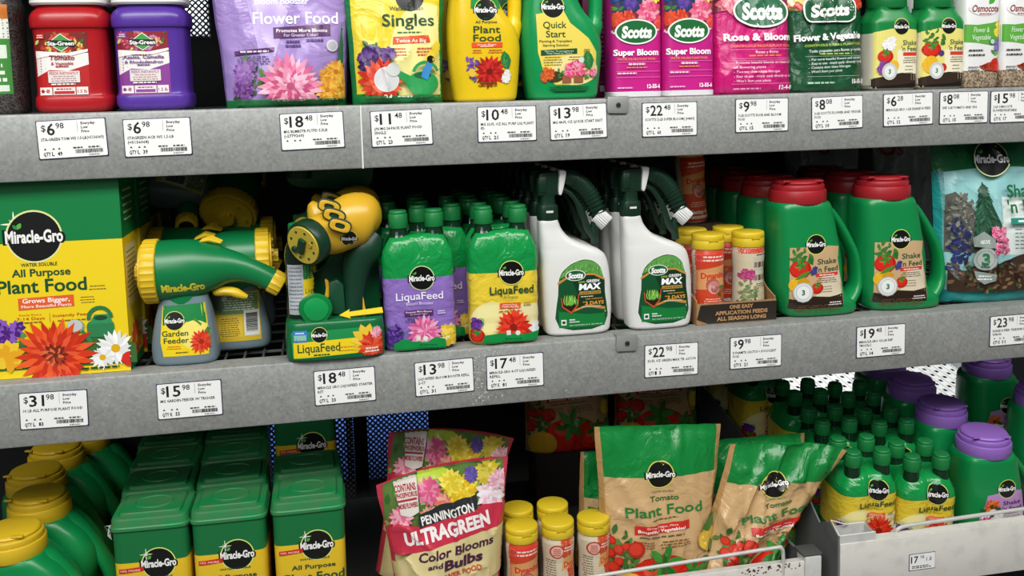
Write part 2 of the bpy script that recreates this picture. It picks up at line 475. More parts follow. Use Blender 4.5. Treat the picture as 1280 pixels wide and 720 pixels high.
sc = g.build('residue_and_seam_light', bpy.data.objects['metal_shelf.001']); sc['kind'] = 'stuff'
# clips
def clip(x, z, label):
    t = thing('shelf_clip', label, 'bracket', (x, 0, z))
    g = G(); m = mat('#a3a6a3', .42, 'plain', .45)
    g.plate([(-.017, -.026), (.015, -.027), (.017, -.024), (.018, .0), (-.018, .0), (-.019, -.02)], -.004, -.0022, m, bev=.0003)
    g.box(-.018, .018, -.0035, .014, -.001, .0012, m)
    g.build('plate', t)
    G().loft([(-.0045, 0, -.013, .0042, .0042, 2), (-.0062, 0, -.013, .0036, .0036, 2), (-.0064, 0, -.013, .0018, .0018, 2), (-.005, 0, -.013, .0016, .0016, 2)], mat('#4a4c4b', .4, 'plain', .7), n=14, axis='z',
             cap1=True, warp=lambda x, y, z: (x, z, y)).build('rivet', t)
clip(.476, TOPZ + .0018, 'small grey metal clip with rivet on the upper shelf lip beside the $13.98 tag')
clip(.486, MIDZ + .0018, 'small grey metal clip on the middle shelf lip left of the $22.98 tag')

# frame of the rack: posts, added light-blocking backs, perforated backs
fr = thing('shelving_rack', 'dark upright rack with mesh back panels behind the shelves', 'rack', (0, .62, 0))
for x in (-1.0, .055, 1.9):
    G().box(x - .015, x + .015, -.025, .02, 0, 2.4, mat('#18191b', .5), .002).build('post', fr)
def net(x0, x1, z0, z1, p, name='mesh_panel'):
    g = G(); m = mat('#0c0d10', .5); wv = p * .22
    n = int((x1 - x0 + z1 - z0) / p) + 1
    for k in range(n):
        for s_ in (0, 1):
            c = k * p  # x + z = c line clipped to the rectangle
            a = max(0, c - (z1 - z0)); b = min(x1 - x0, c)
            if b <= a: continue
            p0 = (a, c - a); p1 = (b, c - b)
            xs = [(x0 + q[0] if s_ == 0 else x1 - q[0], z0 + q[1]) for q in (p0, p1)]
            y = .0008 * s_
            (ax, az), (bx_, bz) = xs
            g.add([(ax - wv, y, az), (bx_ - wv, y, bz), (bx_ + wv, y, bz), (ax + wv, y, az), (ax, y + .0012, az), (bx_, y + .0012, bz)],
                  [(0, 1, 2, 3), (0, 4, 5, 1), (3, 2, 5, 4)], m)
    o = g.build(name, fr, recalc=False); o['kind'] = 'stuff'
net(-.22, .04, .50, .87, .0125); net(.07, .21, .50, .87, .0125)
net(-.30, -.22, 1.625, 1.78, .0125)
for x0, x1, z0, z1, y in ((-1, 1.9, .87, 1.50, 0), (-1, -.22, 0, .87, 0), (.21, .86, 0, .87, 0), (-1, -.30, 1.5, 2.4, 0), (-.22, 1.9, 1.5, 2.4, 0), (-.22, .21, 0, .50, 0), (-.30, -.22, 1.5, 1.625, 0), (-.30, -.22, 1.78, 2.4, 0), (.04, .07, .5, .87, 0), (.86, 1.9, 0, .66, .28)):
    G().box(x0, x1, y, y + .006, z0, z1, mat('#101112', .6)).build('light_block_panel', fr)  # solid dark sheets added to keep far-aisle light out of the gaps
G().box(.86, .866, .0, .28, 0, 1.0, mat('#101112', .6)).build('light_block_panel', fr)  # side closure added to shut off the bright gap beside the deeper back
# room
def struct(name, g):
    o = g.build(name); o['kind'] = 'structure'; return o
struct('floor', G().box(-6, 7, -6, 5, -.1, 0, mat('#65625e', .6, 'card')))
struct('wall_back', G().box(-6, 7, 4.4, 4.5, 0, 4.2, mat('#8a8d90', .8)))
# packs added for the blue and white glow seen through the mesh
for x0, x1, y, z0, z1, c, lab in ((-.36, .03, 1.3, .36, .60, '#6f98f0', 'blue pack added for the glow through the mesh beside the green tubs'), (.05, .36, 1.3, .36, .585, '#6f98f0', 'blue pack added for the glow through the mesh left of the flower food bag'),
                               (-.54, -.315, 1.3, 1.675, 1.95, '#f4f6f6', 'white pack added for the bright patch in the upper mesh beside the lilac pouch')):
    t = thing('glow_pack', lab, 'package', ((x0 + x1) / 2, y + (.16 if z0 > 1 else 0), 0))
    h = (x1 - x0) / 2
    G().box(-h, h, -.05, .05, z0, z1, mat(c, .6, 'film'), .01).build('wrap', t)
    G().box(-h * .9, h * .9, -.04, .04, 0, z0 - .0005, mat('#141a26', .7)).build('stand', t)
t = thing('dark_partition', 'dark partition behind the far packs', 'partition', (0, 1.75, 0)); G().box(-3, 3, -.01, .01, 0, 2.2, mat('#14161c', .8)).build('board', t)

# ------------------------------------------------------------------ price tags
def price_tag(x, z, dol, cts, desc, code, label, sc=1.0, tilt=0.0):
    W_, H_ = .096 * sc, .0565 * sc
    t = thing('price_tag', label, 'price tag', (x + W_ / 2, -.0005, z - H_ / 2), 0, 'price tags on the shelf lips', (0, -tilt))
    d = D(-W_ / 2, -H_ / 2, W_ / 2, H_ / 2, rough=.5)
    G().box(-W_ / 2, W_ / 2, -.0012, 0, -H_ / 2, H_ / 2, mat('#26284e', .4), .0004).build('card', t)
    d.rect(.012, .02, .988, .98, '#f2f2f0', .002)
    if sc < 1:
        d.text(dol, .06, .45, .42, INK, al='L', bold=.02); d.text(cts, .42, .68, .2, INK, al='L'); d.text('1.8', .66, .5, .25, INK, al='L')
        d.bars(.1, .2, .8, 2, .1, .06, '#333333', al='L')
    else:
        d.text('$', .07, .72, .17, INK, al='L', bold=.012)
        w1 = .115 * len(dol)
        d.text(dol, .15, .62, .31, INK, al='L', bold=.018, w=(w1 * (.8 if dol == '11' else .95)) if len(dol) > 1 else w1)
        d.text(cts, .165 + w1, .78, .15, INK, al='L', bold=.012)
        d.rect(.585, .66, .59, .95, '#777777')
        for i, s_ in enumerate(('Everyday', 'Low', 'Price')): d.text(s_, .64, .855 - i * .105, .07, INK, al='L', bold=.03, res=1)
        for i, s_ in enumerate(desc): d.text(s_, .055, .47 - i * .115, .078, INK, al='L', bold=.022, w=min(.9, .031 * len(s_)), res=1)
        for u, s_ in zip((.07, .19, .27), code):
            d.text(s_, u, .08, .105, INK, al='L', bold=.03, w=.035 * len(s_), res=1)
            d.poly([(u + .01, .24), (u + .05, .24), (u + .03, .29)], INK)
        rr = random.Random(int(x * 1000) + 7); u = .53
        while u < .92:
            b = rr.choice((.004, .004, .008, .012)); d.rect(u, .115, u + b, .215, '#3a3a3a'); u += b + rr.choice((.004, .007))
        d.bars(.5, .25, .16, 1, .1, .03, '#333333', seed=3, al='L', seg=3); d.bars(.72, .25, .2, 1, .1, .03, '#333333', seed=4, al='L', seg=3)
        d.bars(.72, .06, .18, 1, .1, .02, '#777777', seed=4, al='L', seg=4)
    d.build(t, name='print', plane=-.0012, base=.0001, step=.00002)
TG = [(-.407, 1.473, '6', '98', ['STA-GREEN TOM WS 1.5-LB(=5136069)'], ('QTY', 'L', '49'), 'under the red jar'),
      (-.288, 1.471, '6', '98', ['STAGREEN ACR WS 1.5-LB', '(=5136068)'], ('QTY', 'L', '39'), 'under the purple jar'),
      (-.062, 1.473, '18', '48', ['MG BLMBSTR PLTFD 5.5LB', '(-2779260)'], ('', '', ''), 'under the purple pouch'),
      (.075, 1.473, '11', '48', ['J/N MG 24-PACK PLANT FOOD', 'SINGLE'], ('QTY', 'L', '23'), 'under the yellow pouch with green edges'),
      (.243, 1.474, '10', '48', ['MG 32-FL OZ ALL PURP LIQ PLANT', 'FD'], ('QTY', 'L', '21'), 'under the yellow jug'),
      (.361, 1.474, '13', '98', ['MG 48-FL OZ QUICK START EAST'], ('QTY', 'L', '19'), 'under the green handled jug'),
      (.517, 1.473, '22', '48', ['SCOTTS 2-LB SUPER BLOOM( (04863)'], ('QTY', 'L', '60'), 'under the two magenta canisters'),
      (.681, 1.475, '9', '98', ['3-LB SCOTTS ROSE AND BLOOM', 'FOOD'], ('QTY', 'L', '15'), 'under the magenta bag'),
      (.820, 1.475, '8', '08', ['3-LB SCOTTS FLOWER AND VEGGIE', 'FOOD'], ('QTY', 'L', '10'), 'under the dark green bag'),
      (.955, 1.477, '6', '28', ['MIRACLE-GRO 1-LB SHAKE N FEED'], ('QTY', 'L', '12'), 'under the first clear bottle'),
      (1.064, 1.477, '8', '08', ['SNF 1-LB TOMATO AND VEG'], ('QTY', 'L', '15'), 'under the second clear bottle'),
      (1.165, 1.476, '15', '98', ['2-LB OSMOCOTE', 'FLOWER/VEGETABLE'], ('QTY', 'K', '17'), 'right end of the upper lip'),
      (-.461, 1.068, '31', '98', ['10 LB ALL PURPOSE PLANT FOOD'], ('QTY', 'L', '83'), 'under the big green and yellow box'),
      (-.266, 1.066, '15', '98', ['MG GARDEN FEEDER W/ TRIGGER'], ('QTY', 'K', '55'), 'under the hose-end feeder'),
      (-.030, 1.067, '18', '48', ['MIRACLE GRO LIQUAFEED STARTER', 'KIT'], ('QTY', 'L', '33'), 'under the yellow sprayer kit'),
      (.129, 1.068, '13', '98', ['LIQUAFEED BLOOM BOOSTR REFLL', '2-CT'], ('QTY', 'L', '31'), 'under the purple twin bottle pack'),
      (.246, 1.068, '17', '48', ['MIRACLE-GRO 4-CT LIQUAFEED', 'REFILL'], ('QTY', 'K', '81'), 'under the yellow twin pack'),
      (.517, 1.065, '22', '98', ['32-FL OZ GREEN MAX TB -637174'], ('QTY', '1', '3'), 'under the white lawn spray bottles'),
      (.671, 1.067, '9', '98', ['DYNAMITE CACTUS + SUCCULENT', 'FOOD'], ('QTY', 'K', '21'), 'under the cardboard tray of shakers'),
      (.910, 1.068, '19', '48', ['MIRACLE-GRO 4.5-LB SNF', 'TMO/CALC'], ('QTY', 'L', '14'), 'under the red capped jugs'),
      (1.177, 1.068, '23', '98', ['SHAKE N FEED TREE/SHRUB', 'W/IRON'], ('QTY', 'K', '11'), 'under the teal bag')]
for i, (x, z, a, b, de, co, wh) in enumerate(TG):
    price_tag(x, z, a, b, de, co, 'white price tag reading $%s.%s, navy edge, %s' % (a, b, wh), tilt=[.03, .01, .02, .02, .0, .02, 0, 0, .02, .02, 0, 0, -.02, 0, .01, .015, 0, -.015, -.01, 0, 0][i])

# ------------------------------------------------------------------ generic shapes
def prof_loft(g, tab, m, e=4, n=56, sub=4, mfun=None):
    rows = cr(tab, sub)
    secs = [(z, (a + b) / 2, 0, (b - a) / 2, hy, e) for z, a, b, hy in rows]
    g.loft(secs, mfun or m, n=n); return g
def pouch(t, h, wb, wt, th, colfn, vb=(), ub=(), seed=1, wr=.003, shift=lambda v: 0.0, lift=lambda u, v: 0.0, pw=.75, NU=40, NV=48, lean=0.0, name='pouch_film', waist=.03):
    us = sorted(set([round(-1 + 2 * i / NU, 4) for i in range(NU + 1)] + [round(x, 4) for x in ub]))
    vs_ = sorted(set([round(i / NV, 4) for i in range(NV + 1)] + [round(x, 4) for x in vb]))
    g = G(); nu = len(us)
    def pt(u, v, side):
        hw = ((wb * (1 - v) + wt * v) / 2) * (1 - waist * math.sin(PI * min(1, v * 1.1)))
        T = th / 2 * max(0, 1 - abs(u) ** 3) ** .6 * max(0, math.cos(min(1, v * 1.03) * PI / 2)) ** pw
        if v < .06: T *= .8 + .2 * (v / .06) ** .5
        q = noise.noise(Vector((u * 2.2 + seed * 7.3, v * 3.5, side * 3.1 + seed))) + .5 * noise.noise(Vector((u * 6 + seed, v * 5 + seed * 3, side)))
        cr_ = (1 - abs(noise.noise(Vector((u * 2.5 + v * 2.5 + seed, v * 2 - u, seed * 1.7))))) ** 9
        wv = wr * (q * 1.2 - cr_ * 1.0) * min(1, (1 - abs(u)) * 6) * min(1, v * 8 + .2)
        x = u * hw + shift(v) + wr * .5 * noise.noise(Vector((v * 5, seed, u)))
        y = side * (T + .0006) + (wv if side < 0 else -wv * .5) + lean * v
        y += .35 * wr * math.sin(v * 9 + seed) * (v ** 2)
        z = v * h + lift(u, v)
        return (x, y, z)
    for side in (-1, 1):
        vs = [pt(u, v, side) for v in vs_ for u in us]; fs = []; ms = []
        for j in range(len(vs_) - 1):
            for i in range(nu - 1):
                fs.append((j * nu + i, j * nu + i + 1, (j + 1) * nu + i + 1, (j + 1) * nu + i))
                c = colfn((us[i] + us[i + 1]) / 2, (vs_[j] + vs_[j + 1]) / 2); ms.append(mat(c, .28, 'bagfilm'))
        g.add(vs, fs, ms)
    # close bottom
    n0 = nu * len(vs_); o = len(g.v) - 2 * n0
    for i in range(nu - 1): g.f.append((o + i, o + i + 1, o + n0 + i + 1, o + n0 + i)); g.m.append(g.m[0])
    ob = g.build(name, t, angle=60)
    return ob
def ribcap(t, r, h, col, x=0, y=0, z=0, name='cap', ribs=26, kind='plastic', flip=False):
    m = mat(col, .4, kind); g = G()
    g.cyl(x, y, z, z + h * .55, r, m, ribs=ribs, rd=r * .03, bev=.001)
    g.cyl(x, y, z + h * .5, z + h * .72, r * .96, m, n=40, bev=.0015)
    g.cyl(x, y, z + h * .7, z + h, r * .88, m, n=40, bev=.003)
    if flip: g.box(x - r * .3, x + r * .3, y - r * 1.0, y - r * .8, z + h * .72, z + h * .8, m, .0008)
    return g.build(name, t)

# ------------------------------------------------------------------ TOP SHELF
# dark granule jar at far left
def granule_jar(x, label):
    t = thing('granule_jar', label, 'jar', (x, .07, TOPZ))
    g = G(); prof_loft(g, [(0, -.048, .048, .04), (.004, -.052, .052, .044), (.02, -.053, .053, .045), (.13, -.053, .053, .045), (.16, -.053, .053, .045), (.18, -.045, .045, .038)], mat('#35302f', .35, 'grain'))
    b = g.build('body', t)
    G().cyl(0, 0, .18, .205, .045, mat('#20402a', .4), bev=.003).build('lid', t)
    d = D(-.04, .03, .045, .16); d.rect(0, 0, 1, 1, '#3f8a3a'); d.rect(0, .62, 1, .84, '#e8e8e2'); d.rect(0, .84, 1, 1, '#c8742a'); d.rect(.05, .4, .95, .55, '#dfe8da'); d.rect(.05, 0.03, .95, .1, '#dfe8da')
    d.bars(.5, .3, .9, 3, .08, .04, '#e8efe0'); d.build(t, b)
granule_jar(-.488, 'clear jar of dark granules with a green label, leftmost on the top shelf')

def sta_jar(x, col, lc, pic, title, titcol, label, off=-.009):
    t = thing('fertilizer_jar', label, 'jar', (x, .082, TOPZ))
    tab = [(0, -.047, .047, .041), (.003, -.052, .052, .046), (.010, -.0555, .0555, .0495), (.022, -.0555, .0555, .0495), (.029, -.053, .053, .047), (.06, -.0528, .0528, .0468), (.12, -.053, .053, .047), (.127, -.056, .056, .05),
           (.141, -.0565, .0565, .0505), (.150, -.053, .053, .047), (.156, -.047, .047, .042), (.163, -.046, .046, .041)]
    g = G(); prof_loft(g, tab, mat(col, .3, 'plastic'), e=4.5); b = g.build('body', t, angle=60)
    g = G(); g.loft([(.160, 0, 0, .052, .047, 4.5), (.163, 0, 0, .0545, .0495, 4.5), (.184, 0, 0, .0545, .0495, 4.5), (.188, 0, 0, .051, .046, 4.5)], mat('#e6e6e0', .4)); g.build('lid', t)
    d = D(-.037 + off, .024, .037 + off, .119)
    d.rect(0, 0, 1, 1, lc, .003); d.poly([(0, .32), (.25, .42), (.6, .4), (1, .5), (1, .72), (.6, .62), (.3, .62), (0, .66)], '#ece8e4')
    d.rect(0, .68, 1, 1, pic[0][0]); d.clipbox = (-.037 + off, .024, .037 + off, .119)
    d.blooms(.05, .74, .95, .95, pic, 10, .13, 3); d.leaves(.05, .7, .95, .98, ['#3c6a2c', '#5c8a3c', '#c8d070'], 12, .1, 2)
    d.poly([(0, .60), (.3, .64), (.6, .62), (1, .70), (1, .74), (.6, .68), (.3, .7), (0, .72)], '#f4f0ea')
    d.poly([(.5, .70), (.75, .835), (.5, .985), (.25, .835)], '#e8f0e0'); d.poly([(.5, .715), (.73, .835), (.5, .97), (.27, .835)], '#3f9a44')
    d.poly([(.24, .79), (.76, .775), (.76, .87), (.24, .885)], INK); d.text('Sta-Green', .5, .80, .065, '#f6f6f0', w=.5, bold=.03)
    d.rect(.03, .9, .2, .99, lc); d.bars(.11, .95, .14, 2, .03, .015, WHITE)
    for i, (s_, h_, w_) in enumerate(title): d.text(s_, .5, (.575, .50)[i] if len(title[0]) else 0, h_, titcol, w=w_, bold=.02, sh=.12)
    d.bars(.5, .63, .4, 1, .1, .015, '#8a6a60'); d.bars(.5, .465, .3, 1, .1, .02, titcol)
    d.rect(.22, .22, .82, .40, '#e2dcd8', .001); d.text('FEEDS INSTANTLY', .52, .345, .042, lc, w=.55, bold=.02); d.bars(.52, .31, .5, 3, .035, .015, '#b08080')
    d.bars(.5, .185, .55, 1, .1, .022, '#f0e8e4'); d.rect(.04, .03, .28, .15, '#efe6e2'); d.rect(.3, .03, .72, .15, '#f0e4e0'); d.rect(.74, .03, .96, .15, '#efe6e2')
    d.rect(.32, .04, .7, .09, lc); d.bars(.51, .11, .36, 1, .1, .02, lc); d.text('1.5 lb', .85, .055, .055, lc, w=.18, bold=.02); d.flower(.2, .09, .05, [lc, '#a04040'], 6, 1); d.ell(.1, .09, .035, lc)
    d.build(t, b); return t
sta_jar(-.365, '#b0181e', '#b81c1c', [['#7a2018', '#c83a24', '#d8c050'], ['#b02418', '#d84a2c']], [('Tomato', .075, .48), ('& Vegetable', .045, .42)], '#a81820', 'red plastic jar with white lid and a tomato label on the top shelf')
sta_jar(-.250, '#56349a', '#8a3f94', [['#8a2030', '#c0405a'], ['#c890b8', '#a860a0'], ['#b03040', '#d87888']], [('Azalea, Camellia', .055, .8), ('& Rhododendron', .05, .75)], '#6a3484', 'purple plastic jar with white lid and an azalea label beside the red jar')

# purple pouch
t = thing('plant_food_pouch', 'large lilac stand-up pouch with a pink dahlia picture on the top shelf', 'pouch', (-.052, .075, TOPZ), R(2))
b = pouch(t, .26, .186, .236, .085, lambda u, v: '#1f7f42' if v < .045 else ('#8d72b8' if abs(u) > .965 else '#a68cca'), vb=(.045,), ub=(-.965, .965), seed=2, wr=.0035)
d = D(-.094, .0, .092, .165, rough=.32)
d.clipbox = (-.09, .010, .0905, .3)
d.poly([(.34, .18), (.55, .9), (.4, 1.1), (.2, 1.1), (.3, .5)], '#bda8de')
d.text('Bloom Booster', .50, .965, .06, '#f2eefa', w=.44, bold=.02); d.text('Flower Food', .61, .78, .115, '#ffffff', w=.70, bold=.012, res=3)
d.poly([(.42, .64), (.89, .665), (.89, .775), (.42, .745)], '#5a2c62'); d.text('Promotes More Blooms', .655, .70, .033, '#f4eef6', w=.42, bold=.02); d.text('For Greater Color!', .645, .658, .03, '#e0d0ea', w=.28, bold=.01)
d.bars(.58, .6, .14, 2, .04, .022, '#5a4080'); d.bars(.76, .61, .18, 1, .04, .022, '#5a4080'); d.poly([(.1, .49), (.42, .52), (.42, .56), (.1, .53)], '#5a2c62'); d.bars(.26, .515, .28, 1, 1, .016, '#e8e0f0'); d.bars(.25, .47, .28, 4, .022, .009, '#6a5090')
d.ell(.9, .57, .05, '#d4d4da'); d.ell(.9, .57, .035, '#bcbcc6')
d.leaves(.12, .1, .3, .42, ['#4a7a3a', '#6a9a4a', '#3a5a34'], 34, .07, 4); d.blooms(.12, .12, .26, .4, [['#7a4a9a', '#9a6ab4'], ['#6a3a80', '#8a5aa4']], 14, .06, 8)
d.poly([(.94, .4), (1.0, .35), (1.02, .75), (.99, .8)], '#2a6a44')
for u, v in ((.87, .26), (.95, .16), (.92, .32), (.84, .15)): d.flower(u, v, .11, ['#e8a83c', '#f0c050', '#d8922c'], 16, 3, '#c07820')
d.flower(.54, .2, .27, ['#d96a94', '#e88cac', '#f0b0c4', '#e07aa0'], 26, 3, None, .12); d.flower(.54, .19, .17, ['#e898b4', '#c8507c', '#f0bcd0'], 20, 3, '#b84a74', .16)
d.rect(-.02, -.1, 1.05, .07, '#1f7f42'); d.bars(.85, .03, .3, 1, .1, .02, '#145a2c'); d.build(t, b, base=.0008, step=.00018)

# yellow pouch
t = thing('plant_food_pouch', 'yellow pouch with green edges and watering can picture, right of the lilac pouch', 'pouch', (.124, .065, TOPZ), R(-1))
b = pouch(t, .235, .146, .170, .07, lambda u, v: '#168040' if (abs(u) > .90 or v < .07) else '#ecd43c', vb=(.07,), ub=(-.9, .9), seed=5, wr=.003)
d = D(-.0735, .0, .0775, .165, rough=.32); d.clipbox = (-.064, .01, .068, .3)
d.ell(.8, .42, .40, '#f2e898', 1.5); d.ell(.64, 1.02, .15, INK)
d.text('Watering Can', .60, .895, .042, '#1c4a30', w=.36, bold=.01); d.text('Singles', .615, .745, .12, '#1c5032', w=.55, bold=.015, res=3); d.bars(.62, .675, .3, 1, .1, .014, '#3a6a3a')
d.poly([(.44, .57), (.84, .585), (.82, .655), (.45, .64)], '#e0582c'); d.text('Twice As Big', .635, .587, .037, '#fff6ee', w=.32, bold=.01)
d.bars(.52, .52, .14, 3, .03, .014, '#d06030'); d.bars(.78, .52, .2, 3, .03, .014, '#d06030')
d.leaves(.1, .3, .4, .56, ['#3f7a34', '#2c5a2c'], 26, .08, 3); d.blooms(.12, .36, .42, .54, [['#4a2a6a', '#6a4490'], ['#3c2258', '#5a3a80']], 22, .075, 6)
d.flower(.3, .22, .26, ['#d8442c', '#e8603c', '#c83420'], 16, 2, None, .15); d.ell(.36, .235, .13, '#e4e4e2'); d.ell(.36, .235, .12, '#d2d2d2')
d.can(.74, .19, .17, '#2a9a50'); d.poly([(.76, .42), (.9, .60), (.97, .56), (.84, .38)], '#f2d840'); d.ell(.83, .42, .04, INK); d.poly([(.74, .32), (.8, .4), (.85, .36), (.79, .22), (.72, .25)], '#3a8ac8')
d.rect(-.1, -.1, 1.1, .08, '#168040'); d.text('24', .37, .035, .06, '#f4faf0', bold=.02); d.bars(.55, .065, .2, 2, .025, .012, '#dcecd8'); d.build(t, b, base=.0008, step=.00018)

# tall jugs of liquid plant food
def tall_jug(x, y, col, label, kind, sx=1.0, yo=0):
    t = thing('plant_food_jug', label, 'jug', (x, y, TOPZ))
    tab = [(0, -.047, .046, .032), (.003, -.051, .050, .036), (.012, -.0525, .0525, .038), (.05, -.057, .0565, .041), (.09, -.059, .0585, .042), (.12, -.059, .050, .042), (.15, -.056, .030, .04), (.19, -.05, .016, .036), (.225, -.038, .006, .028), (.24, -.032, .0, .022)]
    tab = [(z, a * sx, b_ * sx, h) for z, a, b_, h in tab]
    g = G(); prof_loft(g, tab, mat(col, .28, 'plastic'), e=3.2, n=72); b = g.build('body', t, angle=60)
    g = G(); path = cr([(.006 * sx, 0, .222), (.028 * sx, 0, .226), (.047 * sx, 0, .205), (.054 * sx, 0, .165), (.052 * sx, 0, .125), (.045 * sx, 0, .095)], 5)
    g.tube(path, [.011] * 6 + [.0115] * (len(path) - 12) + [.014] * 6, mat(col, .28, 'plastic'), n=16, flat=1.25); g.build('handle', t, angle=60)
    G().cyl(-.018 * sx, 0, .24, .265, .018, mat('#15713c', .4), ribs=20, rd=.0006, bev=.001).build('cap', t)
    if kind == 'y':
        d = D(-.033, .02, .031, .165, rough=.3, L=.003)
        d.poly([(.12, .88), (.9, .88), (.88, 1.0), (.75, 1.12), (.25, 1.12), (.14, 1.0)], '#159046')
        d.logo(.5, .865, .27, '#e8e070')
        d.bars(.5, .765, .16, 1, 1, .012, '#1c4a30'); d.text('All Purpose', .5, .72, .03, '#1c4a30', w=.55, bold=.01); d.text('Plant', .51, .615, .078, '#1c5032', w=.68, bold=.012, res=3); d.text('Food', .51, .525, .076, '#1c5032', w=.7, bold=.012, res=3)
        d.rect(.12, .455, .9, .51, '#e4572c'); d.text('Grows Bigger', .5, .478, .02, '#ffe8e0', w=.5); d.bars(.5, .463, .4, 1, 1, .01, '#ffe0d0'); d.bars(.25, .42, .25, 2, .025, .012, '#d06a30'); d.bars(.72, .42, .4, 2, .025, .012, '#d06a30')
        d.leaves(.0, .1, .25, .35, ['#4a8a3a', '#5c3a80', '#7a54a4'], 16, .14, 3); d.ell(.12, .18, .1, '#e8c040'); d.leaf(1.02, .2, .5, 1.75, .28, '#2a7a3c'); d.leaf(.98, .22, .42, 1.7, .14, '#46a054')
        d.flower(.55, .19, .42, ['#b8201c', '#d03028', '#a01818'], 18, 3, '#7a1a14', .14, asp=1); d.blooms(.95, .1, 1.05, .2, [['#eeeeee', '#dddddd']], 3, .12)
        d.bars(.5, .06, .5, 2, .028, .014, '#6a5a20'); d.build(t, b)
    else:
        d = D(-.053, .018, .055, .165, rough=.3, L=.003)
        d.poly([(.04, .82), (.45, .87), (.56, .72), (.85, .55), (.98, .4), (.97, .2), (.9, .1), (.75, .04), (.32, .04), (.15, .15), (.06, .4)], '#ecd55c')
        d.ell(.62, .2, .38, '#f0e094', .6); d.logo(.3, .9, .165, '#e8e070')
        d.text('Quick', .32, .665, .075, '#1c5032', w=.36, bold=.012, res=3); d.text('Start', .33, .565, .075, '#1c5032', w=.3, bold=.012, res=3)
        d.text('Planting & Transplant', .33, .51, .027, '#1c4a30', w=.5, bold=.01); d.text('Starting Solution', .33, .465, .027, '#1c4a30', w=.4, bold=.01)
        d.poly([(.1, .365), (.66, .38), (.66, .44), (.1, .425)], '#1c5032'); d.text('Grow Transplants', .38, .404, .018, '#e8f0e0', w=.45); d.text('They Need to Thrive', .38, .38, .018, '#e8f0e0', w=.4)
        d.bars(.28, .34, .3, 4, .028, .01, '#8a7a40'); d.bars(.65, .34, .28, 2, .028, .01, '#8a7a40'); d.bars(.82, .42, .12, 3, .02, .01, '#8a7a40')
        d.ell(.3, .13, .14, '#4a3a28', .6); d.blooms(.12, .1, .24, .22, [['#c8502c', '#e0702c']], 8, .07, 2); d.leaves(.35, .12, .85, .2, ['#3a7a3a', '#4a8a48'], 24, .08, 5)
        d.rect(.42, .06, .56, .14, '#9a5c3c'); d.rect(.6, .06, .75, .14, '#9a5c3c'); d.blooms(.42, .16, .82, .28, [['#e0507a', '#f088a4'], ['#d84070', '#f0a0b4']], 16, .065, 3); d.blooms(.88, .16, .95, .2, [['#e0608a', '#f0a0b4']], 4, .06, 3)
        d.leaf(.86, .2, .3, 1.75, .3, '#2a7a3c'); d.leaf(.85, .22, .25, 1.7, .13, '#46a054'); d.ell(.72, .31, .045, '#d8dcd8')
        d.poly([(.2, .02), (.85, .02), (.8, -.03), (.3, -.03)], '#1a6a38'); d.bars(.52, .01, .5, 2, .025, .01, '#0a4a28'); d.build(t, b)
    return t
tall_jug(.266, .060, '#ecc81a', 'yellow handled plant food jug with red flower label, front of the top shelf', 'y')
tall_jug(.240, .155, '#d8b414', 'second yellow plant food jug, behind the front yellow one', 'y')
tall_jug(.398, .068, '#0f9450', 'green handled jug with yellow label and pink flowers on the top shelf', 'g', 1.16)
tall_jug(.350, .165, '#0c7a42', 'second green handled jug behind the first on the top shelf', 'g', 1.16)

# maroon carton
t = thing('plant_food_carton', 'maroon carton set back between the green jug and the magenta canisters', 'carton', (.505, .17, TOPZ), R(4))
G().box(-.05, .05, -.03, .03, 0, .21, mat('#7c1c50', .5, 'card'), .0012).build('carton', t)
d = D(-.05, 0, .05, .21); d.rect(.1, .12, .9, .8, '#9a3a68'); d.rect(.13, .14, .87, .78, '#7c1c50'); d.bars(.2, .7, .6, 12, .04, .014, '#b080a0', al='L'); d.rect(.3, .05, .7, .1, '#cfc0c8'); d.build(t, None, plane=-.03)

